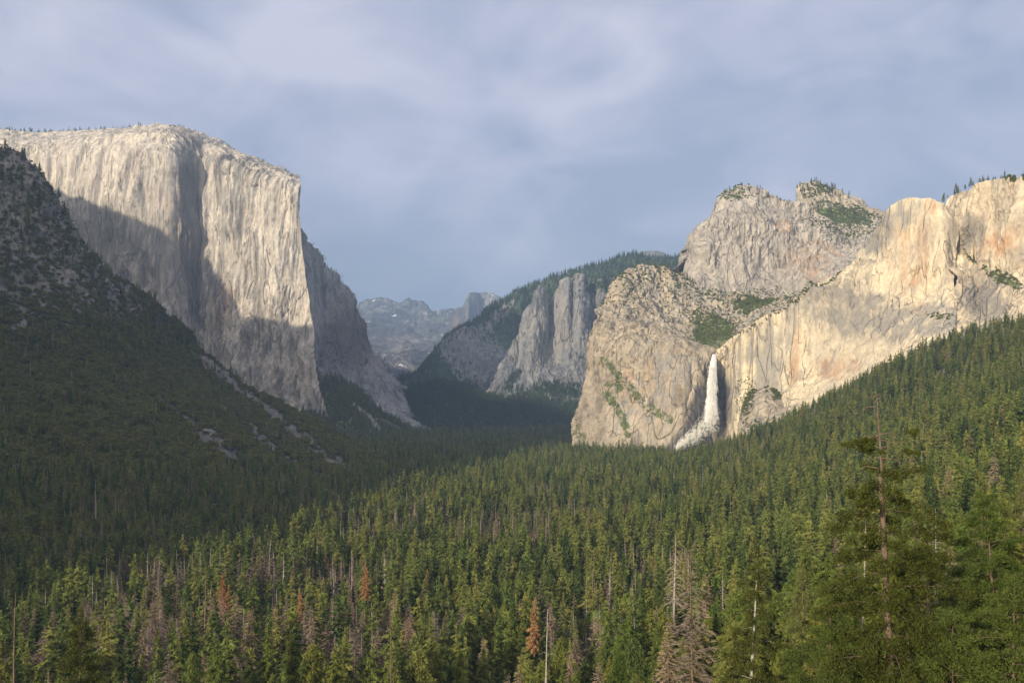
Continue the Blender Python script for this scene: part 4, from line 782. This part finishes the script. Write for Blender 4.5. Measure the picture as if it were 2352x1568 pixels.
for j, k, lb_ in zip(jc, ic, lc):
    plant("conifer_tree", MIDC[j], P3[k, 0], P3[k, 1], P3[k, 2], (ws[k], hs[k]), r.rand() * 6.28, lb_, "conifer", "nearer forest: " + C_LAB[j] + "s")
D_LAB = {0: "brown twiggy dead conifer", 1: "narrow brown dead conifer", 2: "sparse bleached dead conifer", 3: "thin grey bare conifer", 4: "wide brown dead conifer"}
idd = pick(isd, 296); chosen[idd] = True
jd = r.randint(0, 5, len(idd)); ld = pointed([D_LAB[q] for q in jd], px[idd], py[idd] - 16 * F / dist[idd])
for j, k, lb_ in zip(jd, idd, ld):
    plant("dead_tree", MIDD[j], P3[k, 0], P3[k, 1], P3[k, 2], (ws[k], hs[k] * .95), r.rand() * 6.28, lb_, "dead tree", "nearer forest: " + D_LAB[j] + "s")
ibb = pick(isb, 200); chosen[ibb] = True
jb = np.where(r.rand(len(ibb)) < .5, 3, r.randint(0, 3, len(ibb))); lbb = pointed(["bright round broadleaf tree" if q == 3 else "dull green oak" for q in jb], px[ibb], py[ibb] - 6 * F / dist[ibb])
for j, k, lb_ in zip(jb, ibb, lbb):
    s_ = 1.3 + .7 * r.rand()
    plant("broadleaf_tree", OAKN[j], P3[k, 0], P3[k, 1], P3[k, 2], (s_, s_ * 1.35), r.rand() * 6.28, lb_, "broadleaf tree", "nearer forest: " + ("bright broadleaf trees" if j == 3 else "dull green oaks"))
# far prototypes are real trees too, standing at the near edge of the far forest
def protos(src, mask, name, label, cat, group):
    out = []; i = np.where(mask & inview & ~chosen)[0]; i = i[np.argsort(dist[i])][:len(src)]
    for s_, k, lb_ in zip(src, i, pointed([label] * len(i), px[i], py[i] - 18 * F / dist[i])):
        chosen[k] = True; out.append(plant(name, s_, P3[k, 0], P3[k, 1], P3[k, 2], (ws[k], hs[k]), 0, lb_, cat, group))
    return out
PC = protos(FARC, isc, "conifer_tree", "farther small green conifer", "conifer", "conifers at the near edge of the farther forest")
PD = protos(FARD, isd, "dead_tree", "farther small dead conifer", "dead tree", "dead conifers at the near edge of the farther forest")
PF = PC[5:]
PB = protos([BRIGHTF] + OAKF, isb, "broadleaf_tree", "farther small broadleaf tree", "broadleaf tree", "broadleaf trees at the near edge of the farther forest")
rest = ~chosen
def ssc(i, f=1.0): return np.stack([ws[i] * f, ws[i] * f, hs[i] * f], -1)
i = np.where(rest & isc)[0]; instancer("forest", PC, P3[i], ssc(i), r.randint(0, len(PC), len(i)), "green conifer forest filling the valley floor and the right slope", "forest", 1)
i = np.where(rest & isd)[0]; instancer("dead_forest", PD, P3[i], ssc(i, .95), r.randint(0, len(PD), len(i)), "grey brown dead conifers mixed through the farther forest", "forest", 2)
i = np.where(rest & isb)[0]; instancer("broadleaf_growth", PB, P3[i], ssc(i, 1.45), np.where(r.rand(len(i)) < .5, 0, r.randint(1, 4, len(i))), "rounded broadleaf trees mixed through the farther forest", "forest", 3)
irr_ = np.where(isr & inview)[0]; irr_ = irr_[np.argsort(dist[irr_])][:12]
for q, lb_ in zip(irr_, pointed(["scattered rust brown conifer"] * len(irr_), px[irr_], py[irr_] - 12 * F / dist[irr_])): plant("dead_tree", RUST[r.randint(0, 2)], P3[q, 0], P3[q, 1], P3[q, 2], (ws[q], hs[q]), r.rand() * 6.28, lb_, "dead tree", "scattered rust brown conifers")

# --- brush and trees of the dark hillside
t_of = lambda x, y: y - np.interp(x, [p[0] for p in hl_top], [p[1] for p in hl_top])
Q = scatter(HILL, 36000, lambda x, y: (1 - .97 * scree(x, y) ** .6) * np.clip(1.0 - .93 * hill_rock(x, y), .03, 1) * np.clip(.35 + 1.2 * (nzpx(x, y, 30, 12) + .45), .15, 1.3), 5)
qx, qy = proj(Q); m = Q[:, 1] > 560
Q = Q[m]; qx, qy = qx[m], qy[m]; Q[:, 2] -= .5
sz = 1.3 * (.45 + .75 * r.rand(len(Q)) + .5 * (r.rand(len(Q)) < .12)) * np.interp(qy, [450, 800, 1100], [.6, .85, 1.1])
o_ = np.argsort(Q[:, 1]); vis = o_[(qx[o_] > 0) & (qx[o_] < 2352)][:280]
pick_ = np.zeros(len(Q), bool); pick_[vis] = True
for k, lb_ in zip(vis, pointed(["dark hillside oak"] * len(vis), qx[vis], qy[vis] - 5 * F / Q[vis, 1])):
    j = r.randint(0, 3); plant("oak_tree", OAKN[j], Q[k, 0], Q[k, 1], Q[k, 2], (sz[k], sz[k]), r.rand() * 6.28, lb_, "oak tree", "oaks along the foot of the left hillside")
i = np.where(~pick_)[0]; instancer("brush", PB[1:], Q[i], np.stack([sz[i]] * 3, -1), r.randint(0, 3, len(i)), "dark oak brush covering the shaded left hillside", "brush", 4)
# conifers and snags low on that hillside
Q = scatter(HILL, 6500, lambda x, y: (ss(1080, 1150, y) + .14 * (nzpx(x, y, 60, 31) > .12) + .01) * (1 - .95 * scree(x, y)), 6); m = Q[:, 1] > 540; Q = Q[m]; k = r.rand(len(Q)) < .42; s1 = .55 + .45 * r.rand(len(Q)); Q[:, 2] -= .5
s3 = np.stack([s1, s1, s1], -1)
instancer("hillside_conifers", PC, Q[~k], s3[~k], r.randint(0, len(PC), (~k).sum()), "dark conifers standing low on the shaded left hillside", "forest", 5)
instancer("hillside_snags", PD, Q[k], s3[k], r.randint(0, len(PD), k.sum()), "grey dead conifers standing low on the shaded left hillside", "forest", 6)

# --- growth on the rock masses
def grow(rel, n, dens, protos_, s0, s1, name, label, seed):
    Q = scatter(rel, n, dens, seed); rr_ = np.random.RandomState(seed); s = s0 + (s1 - s0) * rr_.rand(n); Q[:, 2] -= .5
    instancer(name, protos_, Q, np.stack([s] * 3, -1), rr_.randint(0, len(protos_), n), label, "brush", seed)
grow(LOW, 5200, lambda x, y: np.clip(lr_veg(x, y) - .12, 0, 1) ** 1.6, [PB[0], PB[0], PB[1], PB[2]], .35, .95, "ledge_brush", "green brush on the ledges and bowl beside the waterfall", 21)
grow(MID, 900, lambda x, y: .7 * seg_mask(x, y, [(1650, 695), (1740, 688), (1830, 695)], 18, 18) + .4 * blob(x, y, 1680, 448, 40, 20) + .5 * blob(x, y, 1900, 540, 60, 26, 25) + .2 * blob(x, y, 1790, 460, 50, 8), PB, .4, .9, "peak_brush", "brush on the shelves of the tall grey peak", 22)
grow(PIN, 1500, lambda x, y: .9 * blob(x, y, 1935, 500, 78, 20, 10) + .6 * blob(x, y, 1950, 545, 80, 22, 10) + .3 * blob(x, y, 1875, 440, 30, 20), [PB[0], PB[1]], .4, .9, "pinnacle_brush", "brush on the green slope beneath the pinnacle", 23)
grow(PIN, 60, lambda x, y: blob(x, y, 1880, 445, 60, 26, 20), PC, .4, .7, "pinnacle_conifers", "small conifers on the shoulder of the pinnacle", 24)
grow(LEAN, 260, lambda x, y: seg_mask(x, y, [(1700, 768), (1830, 697), (1940, 643)], 5, 5) + .9 * blob(x, y, 1720, 905, 22, 36) + .8 * blob(x, y, 2170, 735, 30, 8), PB, .4, .8, "wall_brush", "shrubs on the rim and ledges of the cream wall", 25)
grow(RW, 260, lambda x, y: seg_mask(x, y, [(2225, 600), (2262, 625), (2300, 655), (2340, 665)], 8, 14) + .8 * blob(x, y, 2360, 422, 40, 6), PB, .5, 1.0, "headwall_brush", "shrubs on the diagonal ledge of the right headwall", 26)
grow(BULGE, 220, lambda x, y: blob(x, y, 1712, 930, 14, 40, 20) + .8 * blob(x, y, 1790, 905, 26, 12, 20) + blob(x, y, 1750, 985, 40, 14), PB, .4, .9, "slab_brush", "shrubs around the smooth rock slab by the waterfall", 27)
grow(TALUS, 3800, lambda x, y: 1 - .9 * np.maximum(seg_mask(x, y, [(812, 930), (850, 960), (870, 985)], 7, 10), seg_mask(x, y, [(865, 960), (900, 978), (940, 998)], 4, 7)), PB[1:] + PC[:2], .5, 1.0, "talus_brush", "dark growth on the talus under the shadowed buttress", 28)
grow(RISE, 5200, lambda x, y: 1 + 0 * x, PF, .5, .95, "rise_forest", "shadowed forest on the low rise across the valley", 29)
grow(RIDGE, 5500, lambda x, y: np.clip(1 - .93 * blob(x, y, 1110, 835, 95, 60, 10) - .5 * blob(x, y, 1150, 735, 60, 16, -40), .06, 1), PF, .6, 1.1, "ridge_forest", "hazy forest cloaking the long ridge", 30)
grow(SPIRE, 900, lambda x, y: blob(x, y, 1270, 905, 90, 16) + .7 * blob(x, y, 1180, 880, 30, 10, -50) + .5 * blob(x, y, 1390, 655, 50, 20), PF, .4, .8, "spire_growth", "hazy trees at the foot of the grey spires", 31)
def rim(rel, n, a, b, protos_, s0, s1, name, label, seed, off=(0, 60)):
    rr_ = np.random.RandomState(seed); c = rel.crest[(rel.crestpx > a) & (rel.crestpx < b)]; k = rr_.randint(0, len(c) - 1, n); f = rr_.rand(n, 1); Q = c[k] * (1 - f) + c[k + 1] * f
    Q[:, 1] += rr_.uniform(off[0], off[1], n); Q[:, 2] -= 1.5; s = s0 + (s1 - s0) * rr_.rand(n) ** 2
    instancer(name, protos_, Q, np.stack([s] * 3, -1), rr_.randint(0, len(protos_), n), label, "forest", seed)
rim(ECAP, 420, -100, 330, PC + PD, .25, .75, "rim_forest", "small sparse conifers along the rim of the pale cliff", 41)
rim(ECAP, 220, 400, 690, PC + PD, .15, .5, "rim_shrubs", "stunted trees along the sloping right rim of the pale cliff", 42)
rim(RIDGE, 650, 980, 1650, PF, .7, 1.25, "ridge_top_forest", "jagged line of conifers on the crest of the long ridge", 43)
rim(RW, 60, 2180, 2420, PC + PB[:1], .3, .8, "headwall_rim_trees", "few small trees on the rim of the right headwall", 44)
rim(MID, 60, 1660, 1850, PC + PB, .2, .6, "peak_rim_trees", "few small trees on the crest of the tall grey peak", 45)
rim(LOW, 160, 1400, 1600, PB + PC[:2], .3, .8, "rock_rim_trees", "brush along the crest of the rock left of the waterfall", 46)
rim(EAST, 160, 700, 990, PC, .2, .55, "buttress_trees", "small trees down the crest of the shadowed buttress", 47)
rim(HILL, 500, 0, 960, PB[1:] + PC[:1], .3, .8, "hillside_rim_brush", "brush along the skyline of the left hillside", 48, off=(-5, 25))

# ------------------------------------------------------------------ trees that stand out in the picture
def hero(px, pytop, d, zfoot=None):
    p = unproj(np.float64(px), np.float64(pytop), np.float64(d)); g_ = float(hgt(np.array([p[0]]), np.array([float(d)]))[0]) - .3
    return p[0], d, g_, p[2] - g_
def tree(name, T, V, Q, ml, mb, loc, label, cat, group=None, smooth=True):
    o = bpy.data.objects.new(name, None); COL.objects.link(o); o.location = loc; tag(o, label, cat, group)
    ob("trunk", mk("trunk", V, Q, [mb], smooth=smooth), o)
    if T is not None: ob("crown", soup("crown", T, ml), o)
    return o
# tall pine with a bare dead top, right foreground
x, y, g_, H = hero(2006, 905, 112)
xf = (2052 - 2006) / F * 112 * (H / (663 / F * 112))
prof = [(0, .35), (.25, .75), (.45, .95), (.58, 1.0), (.68, .62), (.76, .42), (.78, .0), (.90, .0), (1, 0)]
tdead = 1 - (1075 - 905) / F * 112 / H
prof = [(0, .7), (.3, .95), (.55, 1.0), (.7, .9), (.8, .74), (.9, .68), (.97, .6), (1, .45)]
T, V, Q = conifer(801, H * tdead, 8.3, .08, prof, 76, 92000, .46, .15, .12, .30, limbs=90, tuft=11, tr=.62, lean=(-xf * tdead, 0), sides=12, tipr=.28, width=.42, irr=.3, thick=.03)
T2, V2, Q2 = dead(802, H, 5.0, tdead, [(0, .5), (tdead, .5), (.93, .25), (.96, .35), (1, .3)], 9, 4, tr=.5, lean=(-xf, 0), bw=.03, tw=.04, droop=.15, up=.1, sides=10)
pr = np.abs(V2[:, 2] / H)
Q2k = Q2[(V2[Q2].mean(1)[:, 2] > H * tdead * .97)]
# tufts on the bare top's two lowest limbs
rt = np.random.RandomState(3); tuf = []
for cx_, cz_, rad in ((-1.6, H - (1012 - 905) / F * 112, .9), (-2.7, H - (1022 - 905) / F * 112, 1.0), (-.9, H - (1034 - 905) / F * 112, .7), (5.2, H - (992 - 905) / F * 112, .5), (4.6, H - (1038 - 905) / F * 112, .5)):
    cc = rt.randn(7, 3) * np.array([rad, rad, rad * .35]) * .75; q = rt.randn(900, 3) * np.array([1, 1, .5]) * rad * .26 + cc[rt.randint(0, 7, 900)] + np.array([cx_ - xf * .9, 0, cz_]); a = unit(rt.randn(900, 3) + np.array([0, 0, .4])) * .4; b = unit(np.cross(a, rt.randn(900, 3))) * .12; tuf.append(np.stack([q - b * .5, q + b * .5, q + a], 1))
T = np.concatenate([T] + tuf)
ax = lambda yy: -xf * (H - (yy - 905) / F * 112) / H; zz = lambda yy: H - (yy - 905) / F * 112
lb = [(np.array([[ax(ya), 0, zz(ya)], [ax(ya) + sx * .5, -.2, zz(ya) + u], [ax(ya) + sx, .2, zz(yb)]]), [.085, .055, .015]) for ya, sx, yb, u in
      ((1000, 3.0, 1004, .35), (1008, 4.6, 1014, -.5), (1005, -3.0, 1022, .3), (1028, 3.0, 1062, .2), (1052, 4.4, 1092, -.1), (912, 1.6, 918, .5), (916, -1.6, 908, .3), (935, -1.8, 948, .1), (925, 1.0, 905, .6), (1075, -3.6, 1092, .3))]
V3, Q3 = tubes(lb, 5); Q2k = np.concatenate([Q2k, Q3 + len(V2)]); V2 = np.concatenate([V2, V3])
VV = np.concatenate([V, V2]); QQ = np.concatenate([Q, Q2k + len(V)])
tree("pine_tree", T, VV, QQ, M_PINE, M_BARKR, (x + xf, y, g_), "tallest pine in the right foreground, red trunk and bare broken top", "pine tree")
# green pines at the right edge
def green_pine(px, top, d, Rm, seed, label, mat=M_PINEG, bark=M_BARKR, leafs=52000, prof=PINEP, t0=.1, lean=0, ls=.45, lw=.13, tuft=9, up=.2):
    x, y, g_, H = hero(px, top, d); T, V, Q = conifer(seed, H, Rm, t0, prof, 70, leafs, ls, lw, up, .3, limbs=70, tuft=tuft, tr=H * .011, lean=(-lean, 0), sides=10, width=.38, irr=.25, thick=.03)
    return tree("pine_tree", T, V, Q, mat, bark, (x + lean, y, g_), label, "pine tree")
green_pine(2268, 1135, 118, 6.2, 811, "green pine with a straight thin trunk nearest the right edge", leafs=60000, lean=2.2, prof=[(0, .6), (.3, .9), (.55, 1), (.8, .8), (.93, .5), (1, .1)])
green_pine(2258, 1085, 175, 7.0, 812, "pale green conifer towering just behind the straight right edge pine", mat=M_PINEL, leafs=36000, ls=.6, lw=.2, prof=CONE)
green_pine(2352, 1050, 210, 8.0, 813, "tall conifer cut by the right edge of the photo", mat=M_PINEL, leafs=30000, ls=.7, lw=.22, prof=CONE)
green_pine(1738, 1240, 172, 6.6, 814, "conifer with a mottled grey trunk leaning right, lower right forest", bark=M_GREY, mat=M_PINE, leafs=42000, ls=.55, lw=.18, prof=CONE, lean=-1.6, tuft=6)
green_pine(1905, 1370, 150, 6.5, 815, "dense dark pine filling the space left of the tallest pine", leafs=42000, ls=.5, lw=.16)
green_pine(2110, 1250, 160, 8.0, 816, "dense dark pine just right of the tallest pine", leafs=42000, ls=.55, lw=.17, mat=M_PINE)
green_pine(1845, 1295, 215, 6.0, 817, "narrow conifer between the grey trunked conifer and the tallest pine", leafs=26000, ls=.65, lw=.22, prof=CONE, mat=M_PINEL)
green_pine(2190, 1400, 105, 5.5, 818, "low bushy pine in the lower right corner", leafs=42000, ls=.42, lw=.13)
green_pine(2330, 1330, 100, 5.5, 819, "green pine top in the lower right corner under the edge pine", leafs=36000, ls=.42, lw=.13)
green_pine(1955, 1420, 115, 5.5, 823, "shaded pine below and left of the tallest pine trunk", leafs=36000, ls=.42, lw=.13)
green_pine(181, 1400, 235, 5.2, 820, "open crowned pine with a pale trunk near the lower left corner", leafs=20000, ls=.75, lw=.26, prof=PINEP, mat=M_PINE, t0=.25)
green_pine(1420, 1490, 235, 5.0, 821, "full green conifer at the bottom edge right of the middle snag", leafs=20000, ls=.75, lw=.26, prof=CONE)
green_pine(670, 1455, 300, 5.0, 822, "bushy green conifer at the bottom edge in the left half", leafs=16000, ls=.85, lw=.3, prof=CONE, mat=M_PINE)
# dead ones
def snag(px, top, d, Rm, seed, label, nb, ntw, mb, t0=.2, prof=CONE, lean=0, tr=None, name="dead_tree", **kw):
    x, y, g_, H = hero(px, top, d); T, V, Q = dead(seed, H, Rm, t0, prof, nb, ntw, tr=tr, lean=(-lean, 0), sides=10, **kw); return tree(name, T, V, Q, M_TWIG, mb, (x + lean, y, g_), label, "dead tree")
snag(1590, 1255, 262, 8.0, 831, "large dead conifer with a red brown trunk and wide tangled branches", 150, 64, M_BARKR, tw=.13, bw=.024, t0=.18, prof=[(0, 1), (.35, 1), (.6, .6), (.8, .36), (1, .05)], tr=.5)
snag(1612, 1330, 268, 6.0, 832, "thinner dead conifer close beside the large red brown dead one", 90, 55, M_BARKR, tw=.13, bw=.022, t0=.2, tr=.35)
snag(1550, 1228, 430, 6.0, 833, "dead grey conifer with drooping fishbone branches among green trees", 80, 40, M_GREY, droop=.7, tw=.16, bw=.035, t0=.45)
snag(2146, 1168, 215, 5.2, 834, "silver dead conifer between the tallest pine and the right pines", 100, 34, M_GREY, up=.25, droop=.5, tw=.07, bw=.02, tr=.3)
snag(2130, 1305, 150, 1.5, 835, "broken tan trunk standing in front of the silver dead conifer", 8, 0, M_BARKR, tr=.55, brk=.96, t0=.5)
snag(2233, 1330, 150, 1.8, 836, "stubby broken tan trunk beside the right edge pine", 7, 3, M_BARKR, tr=.45, brk=.97, t0=.5)
snag(40, 1360, 150, 3.6, 837, "bare leaning snag with bleached low branches at the lower left edge", 14, 2, M_BARKR, tr=.42, lean=-1.0, t0=.2, prof=[(0, 1), (.6, 1), (.7, .25), (1, .1)], up=.2, droop=.0, tw=.05, bw=.022)
snag(1258, 1398, 172, 4.6, 838, "dark snag with long curling bleached branches at the bottom centre", 26, 5, M_GREY, tr=.36, t0=.25, prof=[(0, 1), (.6, 1), (.8, .4), (1, .15)], up=.5, droop=.8, tw=.05, bw=.02)
snag(1985, 1180, 180, 3.0, 839, "pale broken trunk behind the foliage of the tallest pine", 12, 2, M_GREY, tr=.42, brk=.98, t0=.5, tw=.05)
snag(470, 1310, 430, 4.5, 840, "tall dead conifer thick with brown twigs left of the rust tree", 110, 26, M_BARKR, tw=.16, bw=.03)
snag(895, 1380, 300, 4.0, 841, "reddish dead conifer standing tall at the bottom left of centre", 80, 12, M_BARKR, tw=.10, bw=.025, tr=.38)
snag(220, 1100, 900, 3.0, 842, "bleached white snag on the dark lower hillside", 20, 2, M_GREY, tw=.3, bw=.08, tr=.7, lean=-1)
def rust(px, top, d, w, label, j):
    x, y, g_, H = hero(px, top, d); o = plant("dead_tree", RUST[j], x, y, g_ + max(0, H - 26), (w, min(H, 26) / 24), j * 2.0, label, "dead tree", None); return o
rust(510, 1318, 520, 1.0, "bright orange brown dead conifer, taller of a pair at lower left", 0)
rust(525, 1345, 505, .95, "rust orange dead conifer just right of its taller twin", 1)
rust(839, 1290, 560, .85, "slender rust red dead conifer left of centre", 0)
rust(1227, 1378, 400, .8, "small dark rust conifer low in the centre of the forest", 1)
rust(688, 1348, 500, .7, "reddish dead conifer right of the brown twiggy stand", 0)

# ------------------------------------------------------------------ waterfall
def water_mat():
    m = new_mat("falling_water"); t = m.node_tree; tc = N(t, 'ShaderNodeTexCoord'); mp = N(t, 'ShaderNodeMapping'); mp.inputs['Scale'].default_value = (.25, .25, .035); LK(t, tc.outputs['Object'], mp.inputs[0])
    n = N(t, 'ShaderNodeTexNoise', ins={'Scale': 1.0, 'Detail': 6.0, 'Roughness': 0.65, 'Distortion': .4}); LK(t, mp.outputs[0], n.inputs[0])
    e = N(t, 'ShaderNodeAttribute', attribute_name='edge'); ad = N(t, 'ShaderNodeMath', operation='ADD'); LK(t, e.outputs['Fac'], ad.inputs[0]); LK(t, n.outputs[0], ad.inputs[1])
    al = ramp(t, fr(.52, .80), ad.outputs[0])
    c = ramp(t, [(.38, (.60, .60, .63)), (.58, (.95, .95, .95))], n.outputs[0])
    d = N(t, 'ShaderNodeBsdfDiffuse'); LK(t, c.outputs[0], d.inputs[0]); l = N(t, 'ShaderNodeBsdfTranslucent'); LK(t, c.outputs[0], l.inputs[0]); x = N(t, 'ShaderNodeMixShader', ins={0: .12}); LK(t, d.outputs[0], x.inputs[1]); LK(t, l.outputs[0], x.inputs[2])
    tr = N(t, 'ShaderNodeBsdfTransparent'); y = N(t, 'ShaderNodeMixShader'); LK(t, al.outputs[0], y.inputs[0]); LK(t, tr.outputs[0], y.inputs[1]); LK(t, x.outputs[0], y.inputs[2])
    o = N(t, 'ShaderNodeOutputMaterial'); LK(t, y.outputs[0], o.inputs[0]); return m
M_WATER = water_mat()
wf = bpy.data.objects.new("waterfall", None); COL.objects.link(wf); b0 = unproj(1632., 985., 2330.); wf.location = b0
tag(wf, "tall white waterfall plunging from the notch between the buff rock and cream wall", "waterfall")
wv = []; wq = []; we = []; off = 0
for k in range(5):          # nested veils of water, each a half-round sheet
    ts = np.linspace(0, 1, 70); pyc = 813 + ts * (992 - 813); pxc = np.interp(pyc, [813, 830, 870, 920, 960, 992], [1640.5, 1639, 1636.5, 1634, 1634, 1628])
    hw = np.interp(pyc, [813, 825, 870, 920, 960, 992], [4, 6.8, 10.5, 14, 18, 22]) * (1.05 - .16 * k); dd = 2335 + 14 * k - 0 * ts + np.interp(ts, [0, .1, 1], [100, 30, 0])
    na = 17; th = np.linspace(-1, 1, na)
    X = pxc[:, None] + hw[:, None] * th[None] * (1 + .10 * perlin(ts * 9 + k, 0 * ts, 0 * ts)[:, None]); D = dd[:, None] - 8 * np.cos(th * 1.5)[None]; Y = pyc[:, None] + 0 * X
    G = unproj(X, Y, D) - b0; wv.append(G.reshape(-1, 3)); i = np.arange(G.shape[0] * na).reshape(-1, na) + off; wq.append(gridF(i)); off += G.shape[0] * na
    we.append((.62 * (1 - np.abs(th) ** 2.2)[None] + .0 * X + .12 * (ts < .5)[:, None] - .75 * ss(.80, 1.0, ts)[:, None]).ravel() - .05)
ob("water_column", mk("water_column", np.concatenate(wv), np.concatenate(wq), [M_WATER], smooth=True, attrs={'edge': np.concatenate(we)}), wf)
M_SPRAY = leaf_mat("spray_drops", [(.86, .86, .87), (.93, .93, .93)], trans=.35)
rw = np.random.RandomState(4); ns = 60000
q = rw.rand(ns) ** .8; cxs = np.interp(q, [0, .15, .4, .7, 1], [1635, 1630, 1604, 1578, 1552]); cys = np.interp(q, [0, .15, .4, .7, 1], [945, 972, 998, 1015, 1034]); wd = np.interp(q, [0, .2, .4, .7, 1], [9, 13, 11, 8, 3])
gx_ = cxs + rw.randn(ns) * wd * .8; gy_ = cys + rw.randn(ns) * wd * .75 - 3; gd_ = 2325 - 60 * q + rw.randn(ns) * 9
hl = rw.rand(ns) < .25; gx_[hl] = np.interp(gy_[hl] * 0 + 840 + 150 * rw.rand(hl.sum()), [840, 990], [1637, 1630]); gy_[hl] = 840 + 150 * rw.rand(hl.sum()); gx_[hl] += rw.randn(hl.sum()) * np.interp(gy_[hl], [840, 990], [2.5, 9]); gd_[hl] = 2325 + rw.randn(hl.sum()) * 6 + np.interp(gy_[hl], [840, 990], [30, 0])
kp = (perlin(gx_ / 7, gy_ / 7, 0 * gx_) > -.12) | (rw.rand(ns) < .25); gx_, gy_, gd_ = gx_[kp], gy_[kp], gd_[kp]; ns = len(gx_)
G = unproj(gx_, gy_, gd_) - b0; sv = np.array([-sd.x, -sd.y, -sd.z]) + .35 * rw.randn(ns, 3); a = unit(np.cross(sv, rw.randn(ns, 3))) * .85; b = unit(np.cross(a, sv)) * .75
ob("spray", soup("spray", np.stack([G - b * .5, G + b * .5, G + a], 1), M_SPRAY), wf)

# ------------------------------------------------------------------ air
hz = new_mat("haze"); t = hz.node_tree; p = N(t, 'ShaderNodeVolumePrincipled', ins={'Color': (0.38, 0.57, 0.90, 1), 'Density': 0.000060, 'Anisotropy': 0.0}); o = N(t, 'ShaderNodeOutputMaterial'); LK(t, p.outputs[0], o.inputs['Volume'])
x0, x1, y0, y1, z0, z1 = -20500, 20500, -4600, 24500, -400, 2300
bv = np.array([(x, y, z) for z in (z0, z1) for y in (y0, y1) for x in (x0, x1)], float)
bf = [(0, 2, 3, 1), (4, 5, 7, 6), (0, 1, 5, 4), (2, 6, 7, 3), (0, 4, 6, 2), (1, 3, 7, 5)]
hb = ob("haze", mk("haze", bv, np.array(bf), [hz])); tag(hb, "thin blue evening haze filling the valley", "haze", kind="stuff")
